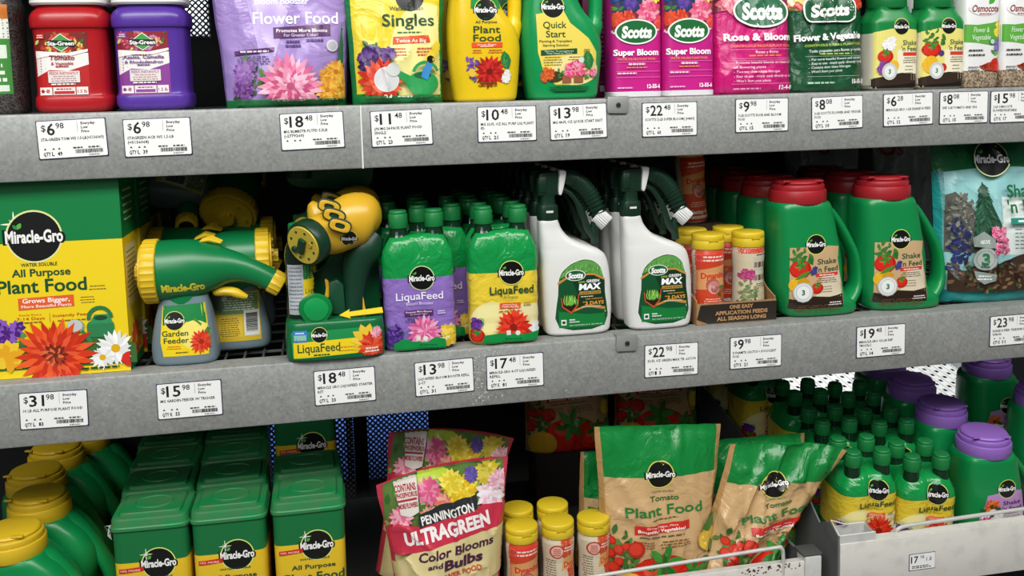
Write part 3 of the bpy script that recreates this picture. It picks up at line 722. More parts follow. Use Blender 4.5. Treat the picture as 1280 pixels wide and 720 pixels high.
def canister(x, y, label):
    t = thing('bloom_canister', label, 'canister', (x, y, TOPZ))
    g = G(); m1 = mat('#c41e84', .35)
    g.loft([(z, 0, 0, .0445, .033, 5) for z in (.008, .07, .14, .20)], m1, n=56); b = g.build('tube', t, angle=60)
    G().loft([(0, 0, 0, .0425, .031, 5), (.001, 0, 0, .0452, .0338, 5), (.0085, 0, 0, .0455, .034, 5), (.0095, 0, 0, .0445, .033, 5)], mat('#d8d8da', .4)).build('bottom_rim', t)
    G().loft([(.198, 0, 0, .0445, .033, 5), (.2, 0, 0, .046, .0345, 5), (.212, 0, 0, .046, .0345, 5)], mat('#d8d8da', .4)).build('lid', t)
    d = D(-.044, .0, .044, .165, rough=.32, L=.003); d.clipbox = (-.05, 0, .05, .2)
    d.poly([(-.05, .66), (.15, .62), (.5, .64), (.85, .66), (1.05, .70), (1.05, 1.25), (-.05, 1.25)], '#f0e8ea')
    d.poly([(-.05, .68), (.15, .64), (.5, .66), (.85, .68), (1.05, .72), (1.05, 1.25), (-.05, 1.25)], '#8a2a3a')
    d.rect(-.05, .85, .6, 1.2, '#2a3a5a'); d.leaves(-.02, .7, 1, 1.1, ['#3a7a34', '#50943c'], 20, .16, 3)
    for u, v, r, c in ((.1, .78, .17, ['#e0502c', '#d03c20']), (.35, .95, .16, ['#4a3a8a', '#6a4aa0']), (.3, .80, .16, ['#c83a28', '#e8603c']), (.72, .86, .27, ['#e86a8c', '#f0a0b4', '#d84a74']), (.95, .75, .15, ['#e04a44', '#f07060']), (.85, 1.04, .18, ['#e8d040', '#f0e070']), (.55, 1.08, .18, ['#d83a7a', '#f080a8'])):
        d.flower(u, v, r, c, 12, 3, None, .26)
    d.poly([(.0, .95), (.3, 1.0), (.3, 1.12), (0, 1.08)], '#2a4a9a'); d.text('Plus Flower', .16, 1.0, .03, '#f0e060', w=.26, bold=.03, rot=.08)
    d.oval(.46, .66, .385, 'Scotts', .55, '#1f6a36')
    d.text('Super Bloom', .46, .425, .062, '#ffffff', w=.88, bold=.035, res=3); d.text('WATER SOLUBLE PLANT FOOD', .46, .375, .022, '#f0a040', w=.74, bold=.01)
    for v in (.355, .26, .2): d.rect(.06, v, .94, v + .004, '#e080b8')
    d.bars(.46, .325, .4, 1, 1, .02, '#f0d0e4'); d.bars(.46, .295, .5, 1, 1, .012, '#e89040'); d.bars(.08, .235, .45, 1, 1, .016, '#f0d0e4', al='L'); d.bars(.08, .09, .35, 1, 1, .014, '#f0b8dc', al='L')
    d.text('12-55-6', .93, .09, .04, '#ffffff', al='R', w=.27, bold=.03); d.build(t, b); return t
canister(.527, .075, 'magenta canister with white rim, left of its twin, partly overlapped by it')
canister(.616, .064, 'magenta canister with white rim, right one of two, next to the magenta bag')

t = thing('plant_food_bag', 'magenta rose food bag with white lettering on the top shelf', 'bag', (.737, .07, TOPZ), R(-2))
b = pouch(t, .215, .152, .148, .075, lambda u, v: '#c81a74' if v < .72 else '#b03a5a', vb=(.72,), seed=8, wr=.0035)
d = D(-.072, 0, .071, .165, rough=.3); d.clipbox = (-.0745, .0, .0745, .3)
d.poly([(-.1, .8), (.1, .86), (.3, .9), (.9, .95), (1.1, .9), (1.1, 1.3), (-.1, 1.3)], '#8a3444'); d.blooms(-.02, .9, 1, 1.2, [['#d86a7c', '#f0a8b0'], ['#c84a64', '#e88a9c'], ['#e8c4b0', '#d89a8c']], 16, .14, 3)
d.oval(.60, .86, .345, 'Scotts', .52, '#2a6a48'); d.text('Rose & Bloom', .545, .555, .075, '#ffffff', w=.86, bold=.035, res=3); d.text('CONTINUOUS RELEASE PLANT FOOD', .58, .485, .025, '#f0a040', w=.8, bold=.01)
for v in (.46, .365, .345, .105): d.rect(.18, v, .98, v + .004, '#e890bc')
d.text('Rosas y flores', .62, .42, .03, '#ffffff', w=.28); d.bars(.6, .39, .5, 1, 1, .012, '#f0a040'); [d.text(s_, .2, .315 - .047 * i, .026, '#f6dcea', al='L', w=w_, bold=.01, sh=.15) for i, (s_, w_) in enumerate((('- Promotes beautiful blooms on roses and', .74), ('  all flowering plants', .4), ('- Two-way slow release Nitrogen', .58), ('- Easy to use - simply apply directly to soil', .76), ("- Won't burn your plants", .46)))]
d.bars(.2, .05, .4, 1, 1, .014, '#f0b0d0', al='L'); d.text('12-4-8', .97, .045, .045, '#ffffff', al='R', w=.2, bold=.03); d.build(t, b, base=.0008, step=.00018)
t = thing('plant_food_bag', 'dark green flower and vegetable food bag with white lettering on the top shelf', 'bag', (.876, .07, TOPZ), R(-3))
b = pouch(t, .215, .150, .148, .075, lambda u, v: '#17502f', seed=11, wr=.0045)
d = D(-.071, 0, .071, .165, rough=.3); d.clipbox = (-.073, .0, .073, .3)
d.poly([(-.1, .88), (.15, .85), (.3, .9), (.9, .95), (1.1, .9), (1.1, 1.3), (-.1, 1.3)], '#7a6a40'); d.blooms(-.02, .9, 1, 1.2, [['#d8c8a0', '#e8e0c0'], ['#c8382c', '#e0603c'], ['#e8b040', '#d8902c'], ['#c85a74', '#e08a9c']], 16, .13, 4)
d.rect(.18, .73, .86, 1.0, '#f0f0ea', .016); d.rect(.2, .745, .84, .985, '#1d5a36', .014); d.text('Scotts', .52, .80, .12, '#f6f6f0', w=.5, bold=.05, sh=.1, rot=.05, res=3)
d.text('Flower & Vegetable', .5, .55, .07, '#ffffff', w=.88, bold=.035, rot=.04, res=3); d.text('CONTINUOUS RELEASE PLANT FOOD', .55, .485, .025, '#c8d850', w=.76, bold=.01, rot=.03)
d.text('Todo proposito para flores y vegetales', .58, .425, .03, '#f0f4f0', w=.72, bold=.01, rot=.03); d.bars(.55, .395, .5, 1, 1, .012, '#c8d850'); d.rect(.18, .375, .95, .379, '#a0c0a8'); [d.text(s_, .22, .33 - .042 * i, .026, '#e6efe8', al='L', w=w_, bold=.01, rot=.03, sh=.15) for i, (s_, w_) in enumerate((('- For more beautiful flowers and abundant', .70), ('- Easy to use - simply apply directly to soil', .70), ('- Contains slow release Nitrogen', .52), ("- Won't burn your plants", .42)))]
d.rect(.2, .165, .9, .168, '#c0d0c0'); d.bars(.2, .09, .4, 1, 1, .018, '#a8c8b0', al='L'); d.text('10-10-10', .98, .085, .05, '#ffffff', al='R', w=.22, bold=.03); d.build(t, b, base=.0008, step=.00018)

def snf_bottle(x, y, var, label):
    t = thing('shaker_bottle', label, 'bottle', (x, y, TOPZ))
    tab = [(0, -.041, .041, .03), (.003, -.044, .044, .034), (.01, -.045, .045, .035), (.06, -.045, .045, .035), (.110, -.045, .045, .035), (.122, -.044, .044, .034), (.133, -.036, .036, .030), (.140, -.031, .031, .028), (.146, -.031, .031, .028)]
    g = G(); prof_loft(g, tab, None, e=5, mfun=lambda z: mat('#15803e', .3) if z > .104 else (mat('#ddd6c4', .35) if z > .012 else mat('#9a948c', .25)), n=56); b = g.build('body', t, angle=60)
    G().cyl(0, 0, .144, .175, .0335, mat('#127a3c', .4, 'plastic'), ribs=34, rd=.0005, bev=.002).build('cap', t)
    d = D(-.0445, .004, .0445, .136, rough=.35, L=.003); d.clipbox = (-.0445, .004, .0445, .15)
    d.poly([(0, .0), (1, .0), (1, .76), (.5, .8), (0, .74)], '#e6dc7c'); d.rect(.5, .1, 1, .5, '#eee8cc')
    d.poly([(0, 0.02), (1, 0.0), (1, .18), (.6, .2), (.3, .17), (0, .13)], '#33241c'); d.poly([(0, -.0), (.9, .0), (1, .04), (1, .07), (.6, .045), (0, .03)], '#141210')
    d.logo(.58, .81, .155, '#d8e060'); d.text('Shake', .77, .565, .07, '#1c5032', w=.32, bold=.01, al='C'); d.text("'n Feed", .77, .485, .07, '#1c5032', w=.38, bold=.01)
    d.rect(.62, .425, .95, .47, '#d83a24'); d.bars(.78, .39, .32, 3, .03, .012, '#7a7450'); d.bars(.76, .28, .2, 3, .045, .012, '#8a8470')
    if var == 0: d.blooms(.22, .55, .45, .68, [['#f4f4f0', '#e4e4ea']], 7, .1, 3); d.tomato(.24, .42, .16, .8); d.blooms(.12, .22, .25, .34, [['#7a3a8a', '#8a4a9a']], 7, .09, 2); d.ell(.42, .3, .1, '#e8b830')
    else: d.leaves(.05, .5, .45, .75, ['#3f7a34', '#5a9a44', '#2c6a2c'], 26, .12, 4); d.tomato(.22, .5, .19, .8); d.ell(.2, .3, .16, '#e8b428', 1.1); d.ell(.42, .45, .06, '#4a3a7a'); d.ell(.46, .26, .08, '#c82c20')
    d.ell(.32, .22, .16, '#c8ccc8', 1.05); d.ell(.32, .22, .11, '#e6e8e4', 1.05); d.text('3', .32, .19, .06, '#2a7a44', bold=.04); d.build(t, b); return t
snf_bottle(.999, .062, 0, 'clear shaker bottle with green cap and daisy label, left of two on the top shelf')
s2 = snf_bottle(1.092, .062, 1, 'clear shaker bottle with green cap and tomato label, right of two on the top shelf')
dup(s2, (.955, .145, TOPZ), 'clear shaker bottle with green cap set back beside the dark green bag'); dup(s2, (1.045, .14, TOPZ), 'clear shaker bottle set back, seen between the two front shaker bottles')
def osm(x, y, label):
    t = thing('granule_bottle', label, 'bottle', (x, y, TOPZ))
    g = G(); g.loft([(0, 0, 0, .034, .03, 5)] + [(z, 0, 0, .037, .033, 5) for z in (.003, .03, .031, .1, .17)] + [(.185, 0, 0, .03, .027, 4)], lambda z: mat('#a08c74', .35, 'grain') if z < .031 else mat('#e4e4e2', .35), n=48); b = g.build('body', t, angle=50)
    G().cyl(0, 0, .185, .21, .028, mat('#1c8040', .4), bev=.002).build('cap', t)
    d = D(-.037, 0, .037, .165, L=.003); d.poly([(-.05, .5), (.3, .49), (.7, .46), (1.05, .46), (1.05, .74), (.7, .70), (.3, .68), (-.05, .69)], '#5aa83c')
    d.ell(.5, .86, .42, '#c4c4c4', .45); d.ell(.5, .865, .41, '#ececea', .44); d.text('Osmocote', .52, .82, .075, '#8a2424', w=.74, bold=.03, sh=.15, res=3); d.bars(.52, .79, .4, 1, 1, .014, '#a04040'); d.leaf(.6, .9, .25, .8, .3, '#4aa83c')
    d.text('Flower &', .42, .6, .06, '#e2f0dc', w=.42, sh=.1); d.text('Vegetable', .42, .52, .06, '#e2f0dc', w=.5, sh=.1)
    d.leaves(.78, .3, .98, .7, ['#4a8a3c', '#6aa84c'], 16, .14, 3); d.blooms(.82, .55, .96, .7, [['#e8d040', '#f0e060']], 6, .12, 2); d.blooms(.8, .42, .95, .5, [['#6a5aa8', '#8a7ac0']], 6, .1, 5)
    d.ell(.72, .5, .08, '#2a6a44'); d.ell(.72, .5, .06, '#b8d8c0'); d.bars(.1, .4, .45, 2, .05, .016, '#222222', al='L'); d.bars(.1, .22, .3, 2, .03, .012, '#666666', al='L')
    for i in range(5): d.leaf(.35 + .02 * i, .24, .42, -.3 + i * .12, .1, '#c0482c' if i % 2 else '#a83a24')
    d.ell(.8, .25, .13, '#c82c20', 1.2); d.ell(.92, .22, .1, '#d84030', 1.2); d.build(t, b); return t
o1 = osm(1.172, .062, 'white and green bottle of beige granules on the top shelf, left of its twin'); dup(o1, (1.249, .062, TOPZ), 'white and green bottle of beige granules at the right edge of the top shelf')
dup(o1, (1.135, .15, TOPZ), 'white and green granule bottle set back behind the front pair')

# ------------------------------------------------------------------ MIDDLE SHELF
MZ = MIDZ + .0006
# big boxes
def big_box(label, loc, rot=0, first=True):
    t = thing('plant_food_box', label, 'box', loc, rot)
    g = G(); x = .0985; yt = .206
    m = [mat(YEL, .4), mat('#0c7a3e', .4)]
    vs = [(a, b, z) for z in (0, yt, .32) for a, b in ((-x, -.05), (x, -.05), (x, .05), (-x, .05))]
    g.add(vs, [(0, 1, 5, 4), (1, 2, 6, 5), (2, 3, 7, 6), (3, 0, 4, 7), (3, 2, 1, 0), (4, 5, 9, 8), (5, 6, 10, 9), (6, 7, 11, 10), (7, 4, 8, 11), (8, 9, 10, 11)], [m[0]] * 5 + [m[1]] * 5)
    g.build('carton', t, recalc=False)
    d = D(-.0985, 0, .0985, .32, rough=.38)
    d.clipbox = (-.0985, 0, .0985, .32)
    d.poly([(0, .644), (.5, .644), (1, .644), (1, 1), (0, 1)], '#0c7a3e')
    d.spark(.235, .735, .1)
    d.logo(.37, .672, .19, '#e6e69a')
    d.text('WATER SOLUBLE', .39, .532, .017, '#1c4a30', w=.26, bold=.02); d.text('All Purpose', .40, .485, .036, '#1c5032', w=.42, bold=.025, res=3)
    d.text('Plant Food', .40, .408, .064, '#12502e', w=.64, bold=.02, res=4)
    d.poly([(.22, .325), (.62, .332), (.62, .388), (.22, .382)], '#e4602e'); d.text('Grows Bigger,', .42, .358, .022, '#fff4ec', w=.34, bold=.02); d.text('More Beautiful Plants', .42, .335, .014, '#fff0e8', w=.36, bold=.01)
    d.bars(.80, .42, .14, 2, .015, .005, '#8a7a30'); d.bars(.72, .37, .12, 3, .013, .004, '#8a7a30')
    d.text('Feeds Every', .30, .298, .009, '#c85a20', w=.16); d.text('7-14 Days', .30, .277, .014, '#c85a20', w=.2, bold=.01); d.rect(.435, .262, .44, .305, '#c0a030'); d.text('Instantly Feeds', .60, .285, .014, '#c85a20', w=.28, bold=.01); d.bars(.30, .262, .22, 1, 1, .006, '#806a28'); d.bars(.60, .262, .26, 1, 1, .006, '#806a28')
    # pictures
    d.poly([(-.05, .04), (1.05, .04), (1.05, .13), (.8, .2), (.4, .16), (-.05, .2)], '#3a6a30')
    d.leaves(-.0, .1, .3, .24, ['#3f7a34', '#5a9444'], 16, .09, 3)
    d.blooms(-.02, .17, .2, .27, [['#5c2a8a', '#7a44b0'], ['#4a2078', '#8a5ac0']], 16, .08, 6); d.blooms(.0, .08, .16, .14, [['#f0c830', '#e8a820']], 5, .1, 4)
    # green can
    d.rect(.70, .175, .90, .255, '#2e7f4e', .008); d.poly([(.72, .24), (.89, .24), (.87, .285), (.76, .285)], '#34905a'); d.ell(.805, .268, .05, '#1a4a30', .4)
    d.poly([(.74, .16), (.66, .225), (.64, .215), (.72, .14)], '#2e7f4e')
    for i in range(9):
        t0, t1 = PI * (.0 + i * .115), PI * (.0 + (i + 1) * .115); c = d.P(.80, .268)
        d.polyw([(c[0] + math.cos(a) * q, c[1] + math.sin(a) * q) for a, q in ((t0, .019), (t0, .0135), (t1, .0135), (t1, .019))], '#2a7848')
    d.ell(.62, .235, .062, '#8f9a92', .85); d.ell(.615, .238, .055, '#c3c9c4', .85)
    d.flower(.90, .115, .15, ['#f4f4f2', '#e6e8e4', '#ffffff'], 20, 1, None, .13); d.ell(.9, .115, .034, '#e0b020')
    d.flower(.80, .075, .1, ['#f4f4f2', '#e2e4e0'], 16, 1, None, .14); d.ell(.8, .075, .024, '#e0b020'); d.ell(1.0, .06, .06, '#c8302a')
    d.flower(.46, .10, .30, ['#e84a1c', '#d83818', '#f0602c', '#c82e16'], 24, 2, None, .105); d.flower(.46, .10, .19, ['#c83018', '#e85a30'], 20, 2, None, .12); d.flower(.46, .10, .1, ['#7a2418', '#a83a24', '#e07040'], 16, 2, '#6a2a1c', .2)
    d.poly([(-.1, -.1), (1.1, -.1), (1.1, .048), (-.1, .048)], '#0c7a3e'); d.bars(.78, .022, .34, 1, 1, .009, '#064a24'); d.poly([(.93, .048), (1, .048), (1, .085), (.95, .085)], '#d83020')
    d.build(t, None, plane=-.05, base=.0002, step=.00003)
    e = D(-.05, 0, .05, .32); e.rect(.1, .3, .9, .6, '#e8dc90'); e.bars(.5, .56, .7, 10, .024, .008, '#7a6a20'); e.poly([(0, .0), (1, 0), (1, .05), (0, .04)], '#0c7a3e'); e.flower(.5, .12, .35, ['#d84a24', '#e8602c'], 12, 2); e.rect(.1, .7, .9, .9, '#0a6a34'); e.bars(.5, .86, .7, 5, .035, .01, '#b0d0a8')
    e.build(t, None, name='side_print', axis='+x', plane=.0985, base=.0002, step=.00003)
    return t
bb = big_box('large green and yellow plant food box at the left end of the middle shelf', (-.4025, .075, MZ), R(-1))
for i, (x, y) in enumerate(((-.397, .185), (-.404, .295), (-.398, .405))):
    dup(bb, (x, y, MZ), ['large plant food box directly behind the front one, a sliver of its side showing', 'large plant food box third from the front, mostly hidden', 'large plant food box last in its row, hidden in the dark'][i])

# hose-end feeders
FG = '#0e7a42'; FY = '#e6c028'
def feeder(label, loc, rot, back=False, tilt=(0, 0), seed=0):
    t = thing('garden_feeder', label, 'feeder', loc, rot, None, tilt)
    g = G(); prof_loft(g, [(0, -.046, .046, .028), (.003, -.049, .049, .032), (.012, -.051, .051, .034), (.035, -.0505, .0505, .034), (.07, -.044, .045, .03), (.095, -.037, .040, .026), (.106, -.034, .038, .024)],
                           mat('#7f929b', .3, 'translucent'), e=3.2); b = g.build('bottle', t, angle=60)
    d = D(-.036, .014, .040, .098, rough=.4, L=.0035)
    if not back:
        d.poly([(.08, .02), (.97, .02), (1.0, .3), (.93, .98), (.10, .96), (.03, .3)], YEL); d.poly([(.09, .60), (.5, .66), (.95, .60), (.92, .98), (.11, .96)], '#12803e')
        d.ell(.72, .4, .3, '#f0e070', 1.0); d.logo(.33, .68, .185, '#d8e060')
        d.text('Garden', .33, .40, .105, '#1c5032', w=.52, bold=.015, res=3); d.text('Feeder', .35, .27, .105, '#1c5032', w=.50, bold=.015, res=3); d.bars(.3, .2, .3, 2, .04, .015, '#d06020'); d.bars(.45, .08, .3, 1, 1, .02, '#5a5020')
        d.poly([(.72, .72), (.86, .60), (.84, .56), (.78, .62), (.70, .68)], '#4a8a3c'); d.leaf(.98, .22, .35, 1.6, .25, '#1f8040')
        d.flower(.84, .27, .26, ['#d83a20', '#c82c1c', '#e8502c'], 18, 3, '#9a2414', .14); d.clipbox = (-.036, .012, .041, .2)
    else:
        d.poly([(.0, .02), (.95, .02), (.93, .98), (.02, .96)], '#cfae2a'); d.rect(.05, .55, .9, .95, '#6a8a5a'); d.bars(.5, .9, .7, 7, .045, .02, '#d8e0c0'); d.ell(.2, .86, .06, '#d8d8b0'); d.ell(.6, .9, .05, '#d8d8b0')
        d.rect(.07, .1, .56, .5, '#d8b838'); d.bars(.3, .46, .42, 9, .042, .018, '#6a5818')
        d.rect(.6, .12, .92, .62, '#d4d4cc'); rr = random.Random(4); v = .2
        while v < .56: h_ = rr.choice((.006, .012, .018)); d.rect(.64, v, .88, v + h_, '#2a2a2a'); v += h_ + rr.choice((.006, .01))
    d.build(t, b)
    # body of the sprayer: barrel flowing into a drooping grip
    g = G(); m = mat(FG, .32, 'plastic')
    path = cr([(-.034, 0, .146), (-.01, 0, .146), (.02, 0, .1475), (.045, 0, .148), (.07, 0, .1475), (.095, 0, .142), (.12, 0, .131), (.137, 0, .121)], 4)
    rads = [r[0] for r in cr([(.048,), (.0485,), (.046,), (.038,), (.028,), (.0215,), (.0185,), (.018,)], 4)]
    g.tube(path, rads, m, n=32, flat=.92); g.tube([(.0, 0, .085), (0, 0, .104), (0, 0, .125)], [.036, .038, .036], m, n=30, flat=.7); hb = g.build('housing', t, angle=60)
    g = G(); ym = mat(FY, .4, 'plastic')
    v0 = len(g.v); g.cyl(0, 0, 0, .022, .051, ym, ribs=30, rd=.0018, bev=.002); g.cyl(0, 0, -.004, .0, .044, ym, bev=.001, n=40); g.cyl(0, 0, -.014, -.004, .014, ym, ribs=10, rd=.002)
    for a in range(6): g.cyl(.03 * math.cos(a * 1.047), .03 * math.sin(a * 1.047), -.007, -.004, .004, ym, n=8)
    g.rot(Matrix.Translation((-.055, 0, .146)) @ Matrix.Rotation(R(90), 4, 'Y'), v0); dial = g.build('end_cap', t)
    g = G(); g.cyl(0, 0, 0, .02, .0195, ym, ribs=14, rd=.0016, bev=.0015); g.cyl(0, 0, .0195, .0215, .013, mat('#1c1c1a', .5), n=20)
    dr = Vector((.017, 0, -.0105)).normalized(); g.rot(Matrix.Translation((.136, 0, .1215)) @ dr.to_track_quat('Z', 'Y').to_matrix().to_4x4()); g.build('hose_connector', t)
    g = G(); g.tube(cr([(.045, 0, .106), (.058, 0, .108), (.075, 0, .106), (.09, 0, .099), (.098, 0, .096)], 3), [.003, .006, .0075, .008, .008, .008, .008, .008, .007, .006, .005, .004, .003][:13], ym, n=12, flat=1.2); g.build('trigger', t)
    for i in range(4):
        g = G(); g.tube([(.03 + i * .0, -.006 + i * .009, .190), (.045, -.006 + i * .009, .1925), (.062, -.006 + i * .009, .186)], [.001, .0036, .001], ym, n=10); g.build('button', t)
    if not back:
        d = D(-.02, .112, .042, .148, L=.0035); d.text('Miracle-Gro', .42, .18, .34, '#e8d838', w=1.02, bold=.05, res=3); d.build(t, hb, name='brand_print', base=.0004)
        d = D(.02, .09, .14, .175, L=.0035)
    return t
f1 = feeder('green hose-end feeder with yellow ends and a garden feeder label, front of its row', (-.2265, .060, MZ), R(-1))
f2 = feeder('green feeder turned round behind the front one, its barcode label showing', (-.150, .128, MZ), R(182), True)
# the turned one shows its back label to us
for bt_ in list(f2.children):
    for c in list(bt_.children):
        if c.name.startswith('label'): c.rotation_euler = (0, 0, PI)
dup(f1, (-.240, .205, MZ), 'green hose-end feeder third in the row, only its top and yellow ring showing')
dup(f2, (-.150, .28, MZ), 'green hose-end feeder fourth in the row, only its right yellow ring showing')
f5 = dup(f2, (0, 0, 0), 'garden feeder lying on its side on top of the others, round yellow cap facing out')
f5.rotation_mode = 'QUATERNION'
Mq = Matrix.Rotation(R(104), 4, 'Y') @ Matrix.Rotation(R(128), 4, 'Z')
f5.rotation_quaternion = Mq.to_quaternion(); f5.location = Vector((-.172, .235, 1.283)) - Mq.to_3x3() @ Vector((-.068, 0, .146))

f6 = dup(f1, (-.243, .37, MZ + .082), 'garden feeder at the back, only its small yellow hose connector showing', rot=R(-88))

# sprayer kits
def kit(label, loc, rot=0, tilt=(0, 0)):
    t = thing('sprayer_kit', label, 'sprayer kit', loc, rot, None, tilt)
    m = mat('#0e6a3a', .3, 'plastic'); g = G()
    prof_loft(g, [(0, -.072, .072, .045), (.004, -.077, .077, .049), (.03, -.078, .078, .050), (.050, -.077, .077, .049), (.060, -.076, .076, .047), (.063, -.072, .072, .043)], m, e=6)
    b = g.build('tray', t, angle=50)
    g = G(); g.plate([(-.06, .06), (.076, .06), (.076, .165), (.06, .19), (.02, .18), (-.02, .13), (-.06, .11)], .036, .046, m, bev=.003); g.build('back_board', t)
    d = D(-.078, 0, .078, .07, L=.0035); d.poly([(.07, .07), (.93, .13), (.94, .72), (.06, .68)], '#1a8a48'); d.poly([(.08, .09), (.92, .15), (.93, .50), (.08, .45)], YEL)
    d.logo(.34, .60, .075, '#d8e060'); d.text('LiquaFeed', .33, .22, .20, '#1c5032', w=.42, bold=.012, res=3); d.bars(.36, .13, .2, 1, 1, .035, '#1c5032'); d.bars(.62, .28, .2, 2, .08, .02, '#d07030')
    d.rect(.08, .46, .22, .72, '#3a7ac0'); d.rect(.09, .5, .21, .62, '#8ac0b0'); d.bars(.15, .65, .11, 1, 1, .03, '#d8e8f0')
    d.flower(.80, .42, .16, ['#e8c030', '#f0d048'], 10, 2, None, .25); d.flower(.86, .28, .17, ['#d83a24', '#e85a34', '#c02c1c'], 14, 2, None, .16); d.blooms(.9, .55, .93, .65, [['#e08aa0', '#f0b0c0']], 3, .05); d.bars(.86, .2, .16, 2, .07, .04, '#f0e0d0')
    d.clipbox = (-.07, .004, .073, .06); d.build(t, b)
    # dark bottle with green cap
    g = G(); dm = mat('#16261c', .16)
    g.loft([(z, -.052, .0, r, r, 2) for z, r in ((.05, .021), (.08, .023), (.1, .0215), (.12, .023), (.14, .0215), (.16, .023), (.175, .021), (.187, .015), (.195, .013))], dm, n=28); bt = g.build('bottle', t, angle=60)
    d = D(-.075, .07, -.028, .15, L=.0035); d.rect(.1, 0, .62, 1, '#b8bcc0'); d.bars(.36, .92, .46, 12, .075, .03, '#6a7480'); d.rect(.62, 0, .98, 1, YEL); d.rect(.62, .7, .98, 1, '#1a7a40'); d.text('Liqu', .82, .42, .1, '#1c5032', w=.3); d.blooms(.7, .1, .95, .25, [['#d83a24', '#e85a34']], 3, .2); d.build(t, bt, name='bottle_label', base=.0004)
    G().cyl(-.052, 0, .193, .214, .0145, mat('#178044', .4), ribs=24, rd=.0005, bev=.0015).build('bottle_cap', t)
    # sprayer gun
    ym = mat('#dcae2c', .3, 'plastic'); gm = mat('#0f3a26', .4, 'plastic'); g = G()
    ax = Vector((.66, .68, .26)).normalized(); o = Vector((-.034, -.050, .190))
    P = [o + ax * .008, o + ax * .028, o + Vector((.040, .030, .010)), o + Vector((.068, .042, .024)), o + Vector((.093, .050, .022)), o + Vector((.110, .054, .014))]
    
    g.tube(cr([tuple(p) for p in P], 4), [r[0] for r in cr([(.033,), (.033,), (.036,), (.044,), (.040,), (.012,)], 4)], ym, n=32, flat=.85); yb = g.build('gun_body', t, angle=60)
    g = G(); g.cyl(0, 0, -.012, .012, .036, gm, n=40, bev=.003); q = ax.to_track_quat('Z', 'Y').to_matrix().to_4x4(); g.rot(Matrix.Translation(o) @ q); g.build('dial_collar', t)
    g = G(); g.cyl(0, 0, -.0145, -.011, .031, mat('#d4bc40', .4, 'plastic'), n=40, bev=.001)
    for a in range(8): g.box(-.0018 + .023 * math.cos(a * .785), .0018 + .023 * math.cos(a * .785), -.0018 + .023 * math.sin(a * .785), .0018 + .023 * math.sin(a * .785), -.0152, -.014, gm)
    g.box(-.006, .006, -.013, .013, -.021, -.0145, gm, .0015); g.cyl(.012, -.014, -.019, -.0145, .0055, gm, n=14, bev=.001); g.cyl(-.014, .010, -.017, -.0145, .004, mat('#b89a30', .4), n=14)
    g.rot(Matrix.Translation(o) @ q @ Matrix.Rotation(.5, 4, 'Z')); g.build('dial', t)
    # dark saddle and handle
    g = G(); g.tube(cr([(.074, .0, .190), (.056, -.0, .170), (.040, .0, .142), (.033, .0, .105), (.031, 0, .060)], 4), [r[0] for r in cr([(.014,), (.027,), (.023,), (.0195,), (.0185,)], 4)], gm, n=24, flat=.95); g.build('gun_handle', t, angle=60)
    g = G(); g.plate([(-.004, .066), (.018, .062), (.016, .112), (.006, .122), (-.006, .118), (-.008, .09)], -.018, .0, mat('#14482e', .35, 'plastic'), bev=.003); g.build('trigger', t)
    G().plate(cr([(-.014, .094), (-.009, .092), (-.006, .10), (-.007, .118), (-.013, .122), (-.012, .108)], 3, True), -.013, -.004, ym, bev=.0012).build('trigger_tip', t)
    G().plate([(.043, .066), (.050, .066), (.046, .095), (.044, .098)], -.012, -.004, ym, bev=.001).build('handle_stripe', t)
    for i, (x, z) in enumerate(((.014, .214), (.006, .229), (-.001, .242))):
        g = G(); a = -.35; c, s_ = math.cos(a), math.sin(a)
        def ring(hx, hz, e=3.2, n=24):
            out = []
            for k in range(n):
                th = 2 * PI * k / n; cc, ss = math.cos(th), math.sin(th); r = (abs(cc) ** e + abs(ss) ** e) ** (-1 / e); X, Z = hx * r * cc, hz * r * ss
                out.append((x + X * c - Z * s_, z + X * s_ + Z * c))
            return out
        g.plate(ring(.018, .0105), -.062 + i * .012, -.050 + i * .012, gm, bev=.001); g.plate(ring(.016, .0085), -.065 + i * .012, -.061 + i * .012, ym, holes=[ring(.0075, .004)], bev=.0008); g.build('grip_ring', t)
    g = G(); g.tube([(-.02, .01, .218), (-.024, .012, .236), (-.03, .014, .243)], [.016, .013, .006], ym, n=14); g.build('gun_knob', t)
    d = D(-.02, .15, .075, .245, L=.0035); d.ell(.50, .43, .135, '#e8dc60'); d.ell(.50, .43, .125, INK); d.text('Miracle-Gro', .5, .40, .06, INK, w=.30, bold=.1, rot=-.12); d.text('Miracle-Gro', .5, .40, .06, '#f4f4f0', w=.26, bold=.03, rot=-.12); d.build(t, yb, name='brand_print', base=.0006)
    # green measuring scoop and arrow
    g = G(); sm = mat('#0d7a3c', .2)
    g.plate(cr([(-.050, .098), (-.028, .107), (-.008, .097), (-.003, .079), (-.012, .062), (-.018, .045), (-.040, .045), (-.046, .062), (-.055, .080)], 4, True), -.043, -.037, sm, bev=.0025)
    g.plate(cr([(-.044, .093), (-.028, .100), (-.013, .092), (-.009, .079), (-.019, .065), (-.037, .065), (-.047, .080)], 4, True), -.0445, -.043, mat('#15954c', .25), bev=.0006); g.build('scoop', t)
    g = G(); g.plate([(-.007, .0), (.004, .0065), (.003, .0030), (.036, .0045), (.036, -.003), (.003, -.003), (.004, -.006)], 0, .0008, mat('#e8c82c', .4), plane='xy')
    g.rot(Matrix.Translation((.018, -.036, .068)) @ Matrix.Rotation(R(35), 4, 'X') @ Matrix.Rotation(.06, 4, 'Z') @ Matrix.Scale(1.6, 4)); g.build('arrow_sticker', t)
    return t
KZ = MZ
k1 = kit('yellow and green sprayer gun kit in a green tray, front of the middle shelf', (.007, .040, KZ))
k2 = dup(k1, (.012, .150, KZ), 'second sprayer gun kit, directly behind the front one')
